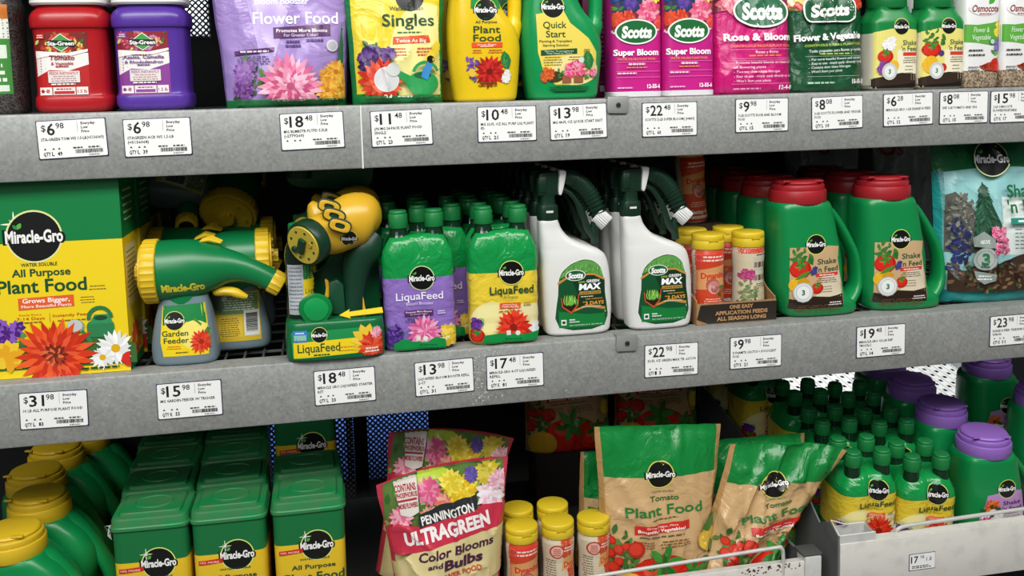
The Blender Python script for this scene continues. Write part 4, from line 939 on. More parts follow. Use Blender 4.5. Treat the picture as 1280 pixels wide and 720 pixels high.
# dark kit lying on top
t = thing('sprayer_kit', 'dark green sprayer kit lying on its back on top of the others', 'sprayer kit', (.010, .21, MZ + .252), R(1), None, (R(0), R(4)))
for c in list(k1.children):
    if c.name.split('.')[0] in ('tray', 'label', 'bottle', 'bottle_cap'):
        o = c.copy(); COL.objects.link(o); o.parent = t
        o.matrix_local = Matrix.Translation((0, .03, .045)) @ Matrix.Rotation(R(-90), 4, 'X') @ Matrix.Translation((0, 0, -.02)); 
G().tube([(-.055, -.05, .02), (-.055, -.05, .075)], [.022, .022], mat('#123a24', .4, 'plastic'), n=24).build('gun_body', t)

# twin bottle packs in printed film
def lf_pack(label, loc, kind, ny=1, rot=0, cat='bottle pack', tilt=(0, 0)):
    t = thing('bottle_pack', label, cat, loc, rot, None, tilt)
    hy = .0275 * ny + (.002 if ny > 1 else 0); H = .186
    low = '#8d6fbe' if kind == 'p' else '#e8cc3c'
    zb, z0_, z1_, zl = (.148, .059, .198, .066) if ny > 1 else (.118, .003, .172, -1)
    tab = [(0, .053, hy * .86), (.006, .0575, hy * .97), (.02, .0585, hy), (.035, .0575, hy * .98), (.045, .0582, hy), (.062, .0572, hy * .98), (.0665, .0575, hy * .98), (.072, .0582, hy), (.09, .0572, hy * .98), (.1005, .0582, hy), (.103, .0584, hy), (.1172, .0578, hy * .985), (.1188, .0578, hy * .985), (.128, .0585, hy), (.1475, .0585, hy), (.1495, .0585, hy), (.162, .056, hy * .96), (.176, .049, hy * .84), (.184, .044, hy * .7), (.187, .03, hy * .45)]
    def warp(x, y, z):
        k = 1 - .13 * math.exp(-(x / .009) ** 2); n_ = noise.noise(Vector((x * 22, y * 22 + 5, z * 22)))
        n2 = (1 - abs(noise.noise(Vector((x * 30 + z * 20, 3.3, z * 25 - x * 10))))) ** 8 if z > .13 or z < .03 else 0
        return (x * (1 + .012 * n_), y * k * (1 + .02 * n_) - (.0012 * n2 if y < 0 else 0), z + (.003 * n_ if z > .16 else 0))
    g = G(); g.loft([(z, 0, 0, a, b_, 4.2) for z, a, b_ in tab], lambda z: mat('#129044' if (z > zb or z < zl) else low, .2, 'film'), n=88, warp=warp); b = g.build('film_wrap', t, angle=70)
    d = D(-.0575, z0_, .0575, z1_, rough=.25, L=.0035); d.clipbox = (-.0575, .003, .0575, .174)
    if kind == 'p':
        d.logo(.54, .68, .165, '#d8e8a0'); d.text('LiquaFeed', .5, .475, .075, '#eee8f6', w=.66, bold=.012, res=3); d.text('Bloom Booster', .5, .425, .03, '#e4dcf2', w=.38)
        d.rect(.28, .32, .68, .375, '#5a2c62'); d.text('Promotes More Blooms', .48, .35, .018, '#f4eef6', w=.36, bold=.01); d.text('for Greater Color', .48, .328, .015, '#e4d8ea', w=.24); d.bars(.48, .295, .4, 2, .025, .01, '#5a4a80'); d.bars(.8, .35, .12, 2, .02, .01, '#e0d8f0')
        d.leaves(.0, .05, .2, .18, ['#3a5a4a', '#4a7a4a'], 12, .1); d.blooms(.04, .08, .24, .22, [['#4a2a80', '#6a44a0'], ['#3a2470', '#7a50b0']], 12, .08, 3); d.blooms(.8, .06, .98, .18, [['#e8c030', '#f0d458'], ['#e8e0a0', '#d8b030']], 9, .1, 5)
        d.flower(.55, .17, .25, ['#d85a94', '#e888b0', '#f0b0c8'], 20, 3, None, .13); d.poly([(.12, .0), (.85, .0), (.84, .09), (.7, .12), (.58, .07), (.4, .08), (.26, .12), (.12, .07)], '#129044'); d.bars(.6, .035, .3, 2, .03, .014, '#0a6a34')
        d.rect(.43, .085, .49, .13, '#e0e0d0'); d.ell(.56, .105, .035, '#dfe8d8')
    else:
        d.ell(.3, .2, .3, '#f0e6a0', 1); d.rect(.6, .06, 1.0, .36, '#e6dca4'); d.logo(.60, .68 if ny < 2 else .70, .165, '#e8e878'); d.text('LiquaFeed', .60, .475, .08, '#1c4a30', w=.64, bold=.014, res=3); d.text('All Purpose', .58, .432, .026, '#1c4a30', w=.2)
        d.rect(.42, .33, .72, .385, '#e4602e'); d.text('Instantly Feeds', .57, .36, .016, '#fff0e8', w=.2); d.text('Twice As Big', .57, .338, .018, '#fff4ec', w=.24, bold=.01); d.bars(.82, .37, .12, 2, .02, .01, '#8a7a30'); d.bars(.57, .30, .4, 1, 1, .01, '#8a7a30')
        d.can(.13, .2, .055, '#3a9a50'); d.tomato(.08, .08, .11, .9); d.blooms(.02, .14, .1, .25, [['#5a2a80', '#7a44a8']], 6, .06, 2); d.blooms(.85, .1, .97, .2, [['#f0f0ec', '#dcdce0']], 6, .07, 3)
        d.flower(.60, .15, .27, ['#d82c1c', '#c02418', '#e84428'], 20, 3, '#8a2014', .15); d.poly([(.15, .0), (.95, .0), (.98, .1), (.75, .08), (.4, .1), (.18, .09)], '#129044'); d.bars(.6, .03, .3, 2, .03, .014, '#0a6a34'); d.rect(.5, .075, .56, .12, '#e0e0d0'); d.ell(.66, .095, .035, '#dfe8d8')
    d.L = .0025; d.build(t, b, base=.0009, step=.00018)
    cm = mat('#1a7f40', .4, 'plastic'); nm = mat('#10301e', .12)
    ys = [0] if ny == 1 else [-.029, .029]
    for y in ys:
        for x in (-.029, .029):
            g = G(); g.loft([(z, x, y, r, r, 2) for z, r in ((.165, .024 if ny < 2 else .016), (.176, .022 if ny < 2 else .0155), (.186, .0155 if ny < 2 else .0145), (.196, .0135), (.199, .0135))], nm, n=24); g.build('bottle_shoulder', t, angle=60)
            g = G(); g.cyl(x, y, .198, .221, .0158, cm, ribs=36, rd=.0004, bev=.0012); g.cyl(x, y, .220, .2265, .0142, cm, n=28, bev=.0018); g.build('cap', t)
    return t
p1 = lf_pack('purple and green twin bottle pack, front of its row on the middle shelf', (.1435, .038, MZ), 'p', 1, R(-2))
for i, (x, y, r) in enumerate(((.182, .102, 2), (.135, .165, 0), (.190, .228, 1), (.14, .292, 0))):
    dup(p1, (x, y, MZ), ['purple twin bottle pack, second from the front and shifted right', 'purple twin bottle pack, third from the front', 'purple twin bottle pack, fourth from the front', 'purple twin bottle pack, last of its row in the dark'][i], rot=R(r))
y1 = lf_pack('yellow and green twin bottle pack, front of its row on the middle shelf', (.283, .038, MZ), 'y', 1, R(-1))
for i in range(5):
    dup(y1, (.2835 + (.002, -.003, .002, 0, .001)[i], .099 + i * .061, MZ), 'yellow twin bottle pack on the middle shelf, ' + ['second', 'third', 'fourth', 'fifth', 'sixth'][i] + ' from the front of its row', rot=R((-1, 1, 0, 1, -1)[i]))

# white lawn food spray bottles
def spray_bottle(label, loc, rot=0):
    t = thing('spray_bottle', label, 'spray bottle', loc, rot)
    wm = mat('#e2e2df', .35, 'plastic'); g = G()
    tab = [(0, -.050, .050, .024), (.003, -.0545, .0545, .028), (.010, -.0565, .0575, .0295), (.04, -.0585, .0600, .030), (.08, -.060, .0595, .030), (.11, -.061, .0570, .029), (.130, -.0615, .0520, .0275), (.140, -.062, .043, .026), (.147, -.062, .030, .0245), (.155, -.062, .008, .023), (.163, -.062, -.008, .0215), (.172, -.0625, -.018, .0195), (.182, -.063, -.025, .0175), (.192, -.063, -.0285, .0165), (.197, -.061, -.0305, .015)]
    prof_loft(g, tab, wm, e=3.6, n=64, sub=4); b = g.build('body', t, angle=65)
    d = D(-.040, .012, .047, .131, rough=.32, L=.0035)
    base = [(.03, .02), (.97, .02), (.985, .5), (.93, .80), (.82, .93), (.62, .99), (.42, .97), (.22, .90), (.06, .76), (.02, .5)]
    d.poly(cr(base, 3, True), '#e8e8e2'); d.poly(cr([(.5 + (a - .5) * .975, .5 + (b_ - .5) * .98) for a, b_ in base], 3, True), '#12502c')
    d.poly([(.04, .02), (.96, .02), (.965, .2), (.6, .2), (.04, .26)], '#167a38')
    d.poly([(.05, .72), (.3, .79), (.6, .80), (.93, .72), (.92, .80), (.82, .92), (.62, .975), (.42, .955), (.22, .885), (.08, .76)], '#5a9a48')
    rr = random.Random(2)
    for i in range(90):
        u = rr.uniform(.12, .9); v = rr.uniform(.74, .9 - abs(u - .55) * .3); d.leaf(u, v, .09, 1.57 + rr.uniform(-.5, .5), .06, rr.choice(['#7aba58', '#3f8034', '#98cc70', '#4f9444', '#2f6a2c'])); d.k += .03
    d.poly([(.03, .68), (.25, .77), (.5, .79), (.75, .78), (.97, .70), (.97, .66), (.75, .755), (.5, .765), (.25, .74), (.03, .64)], '#c88a3a')
    d.poly([(.3, .24), (.6, .31), (.97, .25), (.97, .29), (.6, .34), (.35, .28)], '#c88a3a')
    d.poly([(.42, .30), (.7, .36), (.97, .3), (.97, .67), (.75, .75), (.5, .76), (.3, .72), (.42, .5)], '#10351f')
    d.oval(.38, .765, .185, 'Scotts', .5, '#1a5a34')
    d.text('LIQUID', .50, .655, .025, '#a8d850', w=.13, bold=.02, sh=.1); d.text('GREEN', .72, .655, .04, '#f0f0ec', w=.26, bold=.03, sh=.1)
    d.text('MAX', .66, .555, .085, '#ffffff', w=.44, bold=.05, sh=.1, res=3); d.rect(.45, .485, .88, .53, '#c89a4a'); d.text('LAWN FOOD', .665, .492, .03, '#2a1c08', w=.4, bold=.03); d.bars(.6, .45, .3, 1, 1, .012, '#e0e0d0', al='C')
    d.text('DEEP GREENING', .74, .41, .018, '#e8a040', w=.34, bold=.01); d.text('*3 DAYS', .72, .335, .052, '#e8a040', w=.44, bold=.03, sh=.1); d.text('GUARANTEED', .68, .30, .018, '#f0ece0', w=.4, bold=.01)
    d.poly([(.08, .46), (.24, .40), (.44, .50), (.42, .34), (.28, .22), (.10, .32)], '#c8502a'); d.poly([(.10, .46), (.24, .42), (.42, .49), (.40, .35), (.28, .25), (.12, .33)], '#2a1c14')
    for i in range(60): d.leaf(rr.uniform(.14, .4), rr.uniform(.33, .42), rr.uniform(.08, .14), 1.57 + rr.uniform(-.4, .4), .06, rr.choice(['#8ac850', '#4f9434', '#b0dc70'])); d.k += .03
    d.poly([(.18, .34), (.27, .36), (.27, .33), (.34, .375), (.27, .42), (.27, .39), (.18, .37)], '#6ac040')
    d.rect(.08, .06, .18, .14, '#e8ece8'); d.rect(.10, .08, .16, .12, '#1a4a2c'); d.bars(.24, .125, .14, 1, 1, .018, '#f0f4f0', al='L'); d.bars(.24, .095, .24, 1, 1, .014, '#f0f4f0', al='L'); d.text('NET CONTENTS 32 FL OZ (946 mL)', .24, .045, .018, '#e8f0e8', w=.66, al='L')
    d.build(t, b)
    dm = mat('#0f3020', .38, 'plastic'); g = G()
    g.loft([(z, -.046, 0, r, r * .95, 3) for z, r in ((.195, .0165), (.199, .0175), (.217, .0175), (.221, .0165), (.222, .0135), (.232, .0125), (.240, .0145))], dm, n=32)
    g.plate([(-.0635, .238), (-.030, .238), (-.028, .272), (-.032, .277), (-.060, .275), (-.0645, .265)], -.014, .014, dm, bev=.002)
    g.plate([(-.062, .243), (-.050, .243), (-.050, .27), (-.062, .27)], -.016, .016, dm, bev=.001)
    g.build('spray_head', t, angle=50)
    g = G(); arm = cr([(-.034, 0, .262), (-.018, 0, .267), (.000, 0, .262), (.019, 0, .247), (.033, 0, .225), (.043, 0, .200)], 4)
    g.tube(arm, [r[0] for r in cr([(.0125,), (.0135,), (.015,), (.0155,), (.0145,), (.0125,)], 4)], dm, n=16, flat=.85)
    for i in range(8, 20, 1):
        p = Vector(arm[i]); q = Vector(arm[i + 1]) if i + 1 < len(arm) else p + (p - Vector(arm[i - 1])); dr = (q - p).normalized()
        g.tube([tuple(p), tuple(p + dr * .0013)], .0168, dm, n=16, flat=.85)
    g.tube(cr([(-.03, 0, .252), (-.008, 0, .240), (.006, 0, .222), (.016, 0, .200), (.024, 0, .176), (.034, 0, .162), (.037, 0, .150)], 3), [.0045] * 7 + [.006] * 12, dm, n=8, flat=1.2)
    g.tube([(.043, 0, .205), (.034, 0, .180), (.036, 0, .150)], [.007, .006, .007], dm, n=8)
    g.build('hose_arm', t, angle=50)
    g = G(); g.plate(cr([(-.026, .279), (-.017, .278), (-.0165, .270), (-.021, .250), (-.0245, .239), (-.028, .238), (-.030, .243), (-.029, .258), (-.0275, .272)], 3, True), -.0175, .0175, mat('#dcdcda', .4, 'plastic'), bev=.0018); g.build('trigger', t)
    g = G(); dr = Vector((.62, -.25, -.62)).normalized(); g.cyl(0, 0, 0, .024, .0145, mat('#d6d6d4', .4, 'plastic'), ribs=22, rd=.0012, bev=.001); g.rot(Matrix.Translation((.040, 0, .200)) @ dr.to_track_quat('Z', 'Y').to_matrix().to_4x4()); g.build('nozzle', t)
    G().box(-.052, -.040, -.0185, -.0175, .209, .2125, mat('#dcdcda', .4)).build('lock_tab', t)
    return t
ord_ = ['second', 'third', 'fourth', 'fifth', 'sixth', 'seventh']
s1 = spray_bottle('white lawn spray bottle at the front of the left row of two', (.4125, .052, MZ + .001))
for i in range(6): dup(s1, (.4125 - .001 * (i % 2), .052 + .0625 * (i + 1), MZ + .001), 'white lawn spray bottle, %s from the front of the left row' % ord_[i])
s1b = dup(s1, (.558, .052, MZ + .001), 'white lawn spray bottle at the front of the right row of two')
for i in range(6): dup(s1, (.558, .052 + .0625 * (i + 1), MZ + .001), 'white lawn spray bottle, %s from the front of the right row' % ord_[i])

# yellow topped shakers
def shaker(label, loc, rot=0, side=0, tilt=(0, 0), H=.130):
    t = thing('fertilizer_shaker', label, 'shaker', loc, rot, None, tilt)
    g = G(); g.loft([(0, 0, 0, .0245, .0245, 2), (.002, 0, 0, .0275, .0275, 2), (.008, 0, 0, .0285, .0285, 2), (.05, 0, 0, .0275, .0275, 2), (.085, 0, 0, .0265, .0265, 2), (.104, 0, 0, .028, .028, 2), (.118, 0, 0, .0285, .0285, 2), (.126, 0, 0, .026, .026, 2), (.128, 0, 0, .0245, .0245, 2)],
                    mat('#d0c8b4', .4), n=44); b = g.build('body', t, angle=60)
    g = G(); g.cyl(0, 0, .127, .142, .0285, mat('#e2c428', .42, 'plastic'), ribs=44, rd=.0004, bev=.0006); g.cyl(0, 0, .141, .153, .0285, mat('#e2c428', .42, 'plastic'), n=44, bev=.0025); g.box(-.008, .008, -.0292, -.027, .1415, .1435, mat('#c4a61c', .4)); g.build('cap', t)
    d = D(-.0282, .004, .0282, .125, rough=.35, L=.0035); d.clipbox = (-.0282, .003, .0282, .1255)
    if side == 0:   # red front
        d.rect(-.1, -.1, 1.1, 1.1, '#cc4424'); d.poly([(0, .78), (.5, .84), (1, .86), (1, 1.0), (0, .96)], '#d83a2c'); d.poly([(-.1, .42), (1.1, .48), (1.1, .80), (.5, .76), (-.1, .70)], '#d89a64')
        d.bars(.5, .9, .8, 2, .05, .025, '#f0d8c8'); d.text('Dynamite', .52, .60, .085, '#c8341c', w=.74, bold=.04, rot=.04); d.rose(.52, .47, .25, ['#a85a50', '#c88078', '#d8a098']); d.leaves(.7, .3, 1.0, .5, ['#3a5a34', '#4f7a40'], 10, .16, 3)
        d.bars(.5, .29, .6, 3, .03, .012, '#f0c8b8'); d.text('Cactus &', .48, .12, .06, '#fff4ec', w=.66, bold=.04); d.text('Succulent', .48, .045, .06, '#fff4ec', w=.8, bold=.04); d.ell(.08, .9, .12, '#e05a50'); d.ell(.08, .9, .09, '#c84038')
    elif side == 1:  # cactus side
        d.rect(-.1, -.1, 1.1, 1.1, '#d4c8a8'); d.rect(-.1, .93, 1.1, 1.1, '#cc4030'); d.rect(.42, .5, 1.0, .88, '#c8c0b0')
        for k in range(8): d.rect(.44 + (k % 4) * .14, .72 - (k // 4) * .19, .55 + (k % 4) * .14, .80 - (k // 4) * .19, '#6a4a38' if k % 2 else '#8a7a68')
        d.bars(.72, .9, .5, 1, 1, .015, '#5a4030'); d.bars(.72, .47, .5, 3, .03, .012, '#5a4a38')
        d.leaves(.05, .2, .45, .5, ['#7a8a5a', '#9aa874', '#5a7448'], 30, .2, 4); d.blooms(.1, .55, .35, .68, [['#a8326a', '#c85a8a']], 6, .14, 2); d.leaves(.05, .0, .9, .2, ['#34485a', '#4a6a6a', '#3a5a40'], 24, .2, 7)
        d.rect(.6, .2, .95, .42, '#c8bc98'); d.ell(.7, .2, .1, '#6aa078', .9); d.ell(.7, .2, .06, '#dce8dc', .9)
    else:           # table side with a red right edge
        d.rect(-.1, -.1, 1.1, 1.1, '#cfc4a8'); d.poly([(.45, 1.1), (1.2, 1.1), (1.2, -.1), (.75, -.1), (.7, .5), (.5, .8)], '#cc4828'); d.poly([(.48, .55), (1.1, .62), (1.1, .8), (.55, .74)], '#d8a068'); d.text('Dyna', .98, .60, .085, '#c8541c', al='R', w=.42, bold=.04)
        d.ell(.36, .84, .22, '#b03028'); d.ell(.36, .84, .18, '#e8b0a0'); d.bars(.36, .87, .24, 4, .03, .016, '#a03828'); d.bars(.2, .70, .3, 14, .036, .014, '#6a5a4a', al='C', seg=4); d.bars(.75, .88, .4, 2, .04, .02, '#f4dccc')
        d.rose(.85, .3, .2, ['#8a4a44', '#b86a60', '#c88a80']); d.bars(.8, .15, .3, 2, .05, .02, '#f0c8b8')
    d.build(t, b); return t
tz = MZ + .0015
sh0 = shaker('yellow capped shaker with red succulent label, front left in the cardboard tray', (.6605, .068, tz + .001), R(-2), 0)
sh1 = shaker('yellow capped shaker with a cactus picture, front right in the cardboard tray', (.7365, .068, tz + .001), R(5), 1)
dup(sh0, (.655, .132, tz + .001), 'yellow capped shaker, back left in the cardboard tray', rot=R(20)); dup(sh0, (.728, .134, tz + .001), 'yellow capped shaker, back right in the cardboard tray', rot=R(-15))
t = thing('cardboard_tray', 'brown cardboard display tray reading one easy application feeds all season long', 'tray', (.700, .098, MZ), R(-1))
cm = mat('#a37a50', .8, 'card'); ci = mat('#8a6440', .8, 'card')
g = G(); g.box(-.074, .074, -.066, -.0635, 0, .037, cm); g.build('front_panel', t)
G().box(-.0715, .0715, -.0632, .064, 0, .0012, ci).build('tray_floor', t)
for s_ in (-1, 1):
    g = G(); x0, x1 = (s_ * .074, s_ * .0715); g.plate([(-.0632, 0), (.064, 0), (.064, .10), (.02, .085), (-.03, .052), (-.0632, .042)], min(x0, x1), max(x0, x1), cm, plane='yz'); g.build('side_panel', t)
G().box(-.0715, .0715, .0645, .067, 0, .10, cm).build('rear_panel', t)
d = D(-.074, 0, .074, .037); d.poly([(0.0, .25), (.14, .02), (1, .02), (1, .93), (.05, .93)], '#2a241e')
for i, s_ in enumerate(('ONE EASY', 'APPLICATION FEEDS', 'ALL SEASON LONG')): d.text(s_, .56, .68 - i * .27, .18, '#b58a5c', w=(.3, .66, .62)[i], bold=.04)
d.build(t, None, plane=-.066, base=.0002, step=.00005)
# shaker standing on a crate behind, upper left
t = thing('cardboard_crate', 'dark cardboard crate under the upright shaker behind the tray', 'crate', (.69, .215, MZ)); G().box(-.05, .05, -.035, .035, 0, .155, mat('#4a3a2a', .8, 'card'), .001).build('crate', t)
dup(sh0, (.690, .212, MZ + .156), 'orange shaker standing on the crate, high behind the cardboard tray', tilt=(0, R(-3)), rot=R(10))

# green jugs with coloured lids
def snf_jug(label, loc, capcol, kind, rot=0, tilt=(0, 0), H=1.0, name='feed_jug'):
    t = thing(name, label, 'jug', loc, rot, None, tilt)
    m = mat('#0f8a48', .3, 'plastic'); g = G(); hk = 1.4 if kind == 'yy' else 1
    tab = [(0, -.060, .068, .040), (.003, -.066, .0745, .045), (.010, -.070, .077, .048), (.020, -.073, .073, .050), (.030, -.076, .060, .051), (.045, -.079, .050, .051), (.065, -.0805, .0475, .051), (.09, -.081, .0465, .051), (.12, -.081, .042, .051), (.145, -.0815, .037, .050), (.165, -.082, .033, .049), (.182, -.082, .029, .048), (.196, -.0815, .026, .047), (.204, -.078, .022, .044)]
    if kind == 'yy': tab = [(z, a, {.196: .030, .182: .044, .165: .056, .145: .066, .12: .068, .09: .060, .065: .056, .045: .056}.get(z, b_), h) for z, a, b_, h in tab]
    prof_loft(g, tab, m, e=3.4, n=80, sub=4); b = g.build('body', t, angle=65)
    g = G(); path = cr([(.008, 0, .193), (.028, 0, .184), (.049, 0, .160), (.067, 0, .130), (.081, 0, .10), (.086, 0, .068), (.083, 0, .040), (.068, 0, .020)], 5)
    g.tube(path, [r[0] for r in cr([(.013 * hk,), (.0105 * hk,), (.0088 * hk,), (.0085 * hk,), (.0085 * hk,), (.009 * hk,), (.011 * hk,), (.014,)], 5)], m, n=18, flat=2.1 / hk); g.build('handle', t, angle=65)
    c2 = mat(capcol, .42, 'plastic'); g = G(); cx = -.028
    g.cyl(cx, 0, .202, .226, .0500, c2, ribs=50, rd=.0009, bev=.0015); g.cyl(cx, 0, .224, .236, .0465, c2, n=56, bev=.002); g.cyl(cx, 0, .235, .243, .0425, c2, n=56, bev=.004)
    g.box(cx - .0425, cx - .030, -.034, -.028, .2415, .2445, c2, .001); g.box(cx + .012, cx + .03, -.0395, -.033, .2405, .244, c2, .001); g.build('cap', t)
    if kind == 'p': d = D(-.074, .050, .038, .162, rough=.32, L=.0035); bg, gro, acc = '#b88cc4', '#4a3a50', '#5a2c62'
    else: d = D(-.067, .014, .0415, .147, rough=.32, L=.0035); bg, gro, acc = ('#dcb824' if kind == 'yy' else '#c9a87c'), '#2e2018', '#d83a24'
    if kind == 'p':
        d.poly([(.10, .0), (.85, .0), (.98, .15), (.98, .75), (.72, .82), (.25, .74), (.2, .5)], bg); d.poly([(.5, .0), (.85, .0), (.98, .15), (.97, .45), (.5, .42)], '#dcd0d8')
    else:
        d.poly([(.03, .02), (.95, .02), (.97, .30), (.90, .50), (.86, .68), (.90, .84), (.70, .86), (.03, .85)], bg); d.poly([(.45, .16), (.93, .16), (.93, .38), (.87, .52), (.6, .5)], '#dccfb4')
        d.poly([(.03, .02), (.95, .02), (.955, .2), (.7, .17), (.4, .19), (.2, .14), (.03, .16)], gro)
    lu, lv = ((.60, .84) if kind == 'p' else (.46, .885)); d.logo(lu, lv, .155, '#d8e060')
    ru, rv = (.70, .56) if kind == 'p' else (.655, .62)
    d.text('Shake', ru, rv, .075, '#3a2440' if kind == 'p' else '#1c5032', w=.34, bold=.014, rot=.03, res=3); d.text("'n Feed", ru + .01, rv - .105, .075, '#3a2440' if kind == 'p' else '#1c5032', w=.38, bold=.014, rot=.03, res=3)
    d.poly([(ru - .2, rv - .17), (ru + .2, rv - .16), (ru + .2, rv - .115), (ru - .2, rv - .125)], acc); d.bars(ru, rv - .155, .34, 1, 1, .014, '#f4e8e0'); d.bars(ru, rv - .20, .38, 3, .026, .009, '#6a5a48'); d.bars(ru, rv - .31, .22, 3, .035, .009, '#8a7a68')
    if kind == 'p':
        d.flower(.33, .53, .16, ['#e0602c', '#f0803c', '#d04a20'], 18, 2, '#7a3018', .16); d.blooms(.25, .28, .45, .42, [['#f4f0f0', '#e4dce4']], 5, .12, 4); d.flower(.25, .22, .17, ['#c83a84', '#e070a8', '#b02a70'], 16, 3, None, .2); d.blooms(.45, .1, .6, .2, [['#8a2a5a', '#6a1c48']], 4, .09, 5); d.leaves(.15, .4, .5, .6, ['#2a5a2c'], 6, .1, 3)
        d.ell(.36, .06, .12, '#b8bcb8'); d.ell(.36, .06, .1, '#e0e2e0'); d.text('3', .36, .03, .06, '#2a7a44', bold=.05)
    else:
        d.leaves(.05, .6, .35, .8, ['#3f7a34', '#5a9a44', '#2c6a2c'], 26, .12, 4); d.tomato(.20, .56, .175, .85); d.blooms(.38, .46, .44, .62, [['#3a3a7a', '#4a4a8a']], 5, .045, 2); d.ell(.18, .35, .17, '#e8b428', .8); d.ell(.24, .39, .1, '#d0981c', .7); d.leaf(.1, .42, .3, .5, .12, '#4a8a34'); d.tomato(.48, .30, .1, .9)
        d.bars(.5, .06, .8, 5, .022, .01, '#6a5038', seg=5); d.bars(.8, .09, .25, 2, .03, .014, '#e8e0d8')
        d.ell(.24, .25, .17, '#b4b8b4', 1.0, n=12); d.ell(.24, .25, .15, '#e2e4e2'); d.ell(.24, .25, .12, '#9aa09a'); d.ell(.24, .25, .113, '#ecedec'); d.text('3', .24, .215, .07, '#2a7a44', bold=.05)
    d.build(t, b); return t
j1 = snf_jug('green handled jug with red lid and tomato label, left of the front pair', (.8625, .072, MZ), '#a62029', 't', R(-2))
j2 = dup(j1, (1.030, .072, MZ), 'green handled jug with red lid and tomato label, right of the front pair', rot=R(-4))
for i, (a, b_) in enumerate(((.858, .180), (.862, .288), (.860, .396))): dup(j1, (a, b_, MZ), 'green jug with red lid, %s in the left row on the middle shelf' % ord_[i], rot=R((0, -2, 1)[i]))
for i, (a, b_) in enumerate(((1.031, .182), (1.028, .29))): dup(j1, (a, b_, MZ), 'green jug with red lid, %s in the right row on the middle shelf' % ord_[i], rot=R(0))

# teal bag at right
t = thing('plant_food_bag', 'large teal bag with a fir tree picture at the right end of the middle shelf', 'bag', (1.234, .085, MZ), R(-3))
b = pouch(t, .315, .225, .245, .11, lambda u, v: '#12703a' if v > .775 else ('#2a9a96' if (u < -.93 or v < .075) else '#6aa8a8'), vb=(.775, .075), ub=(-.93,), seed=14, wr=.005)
d = D(-.11, 0, .11, .315, rough=.3); d.clipbox = (-.104, .0, .115, .33)
d.poly([(.03, .075), (1, .075), (1, .775), (.5, .80), (.03, .775)], '#8fc4c4'); d.poly([(.45, .28), (1, .28), (1, .6), (.5, .62)], '#dfe8e4')
d.poly([(.03, .3), (.03, .64), (.1, .66), (.2, .6), (.28, .53), (.3, .3)], '#5a5a54'); d.leaves(.05, .33, .26, .63, ['#6a6a60', '#8a8a7c', '#4a4c44'], 120, .05, 3)
rr = random.Random(9)
d.poly([(.34, .715), (.23, .42), (.2, .34), (.5, .34), (.47, .45)], '#28503a')
for i in range(260):
    v = rr.uniform(.32, .70); hw = (.715 - v) * .38; u = .34 + rr.uniform(-hw, hw) ; d.leaf(u, v, .05, (-.9 if u > .34 else -2.24) + rr.uniform(-.3, .3), .1, rr.choice(['#1f4230', '#2f5f44', '#3f7454', '#17352a'])); d.k += .01
d.leaves(.06, .2, .16, .48, ['#2a2c64', '#3a3c7c', '#23305a'], 60, .05, 4)
d.blooms(.38, .29, .5, .44, [['#d86a90', '#f0a0bc'], ['#c84a78', '#e88aac']], 26, .032, 5)
d.poly([(.03, .075), (1, .075), (1, .24), (.7, .3), (.5, .26), (.3, .2), (.03, .2)], '#3c2a20'); d.leaves(.05, .09, 1, .25, ['#5a4030', '#2a1c16', '#7a6040', '#35502c'], 160, .05, 6)
d.logo(.42, .845, .14, '#c8d8a0')
d.text('Shake', .52, .62, .075, '#1c6a40', al='L', bold=.02, res=3); d.text("'n Feed", .51, .53, .075, '#1c6a40', al='L', bold=.02, res=3); d.rect(.53, .465, .95, .50, '#2a8a78'); d.bars(.74, .475, .36, 1, 1, .012, '#e0f0ec'); d.bars(.56, .43, .34, 6, .022, .007, '#6a7a74', al='L')
d.poly([(.18, .40), (.28, .43), (.38, .38), (.375, .33), (.19, .345)], '#8f9a94'); d.ell(.285, .27, .098, '#6a7a70'); d.ell(.285, .27, .093, '#a8b0ac'); d.ell(.285, .27, .07, '#56645c'); d.ell(.285, .27, .067, '#b4bab6'); d.text('3', .285, .235, .07, '#2a7a4c', w=.06, bold=.05); d.text('ABOVE', .275, .36, .022, '#e8eee8', w=.09, bold=.03); d.poly([(.2, .2), (.37, .18), (.36, .14), (.28, .12), (.22, .15)], '#8f9a94'); d.bars(.285, .165, .12, 2, .018, .008, '#e8eee8'); d.bars(.285, .22, .08, 1, 1, .01, '#4a5a50')
d.build(t, b, base=.0012, step=.00015)
# pale sacks deep in the dark with a red O and s
t = thing('granule_sack', 'grey sack with a red Os marking in the dark behind the red capped jugs', 'bag', (1.33, .47, MZ), R(0))
b = pouch(t, .30, .20, .20, .08, lambda u, v: '#8a8c88', seed=21, wr=.004); d = D(-.1, 0, .1, .3); d.text('Os', -.12 + .32, .82, .12, '#8a2424', bold=.03); d.build(t, b)
t2 = thing('granule_sack', 'grey sack in the dark above the second red capped jug row', 'bag', (1.12, .50, MZ), R(2)); b = pouch(t2, .30, .19, .19, .08, lambda u, v: '#7c7e7a', seed=23, wr=.004)
d = D(-.1, 0, .1, .3); d.text('O', .5, .84, .1, '#6a2424', bold=.03); d.build(t2, b)

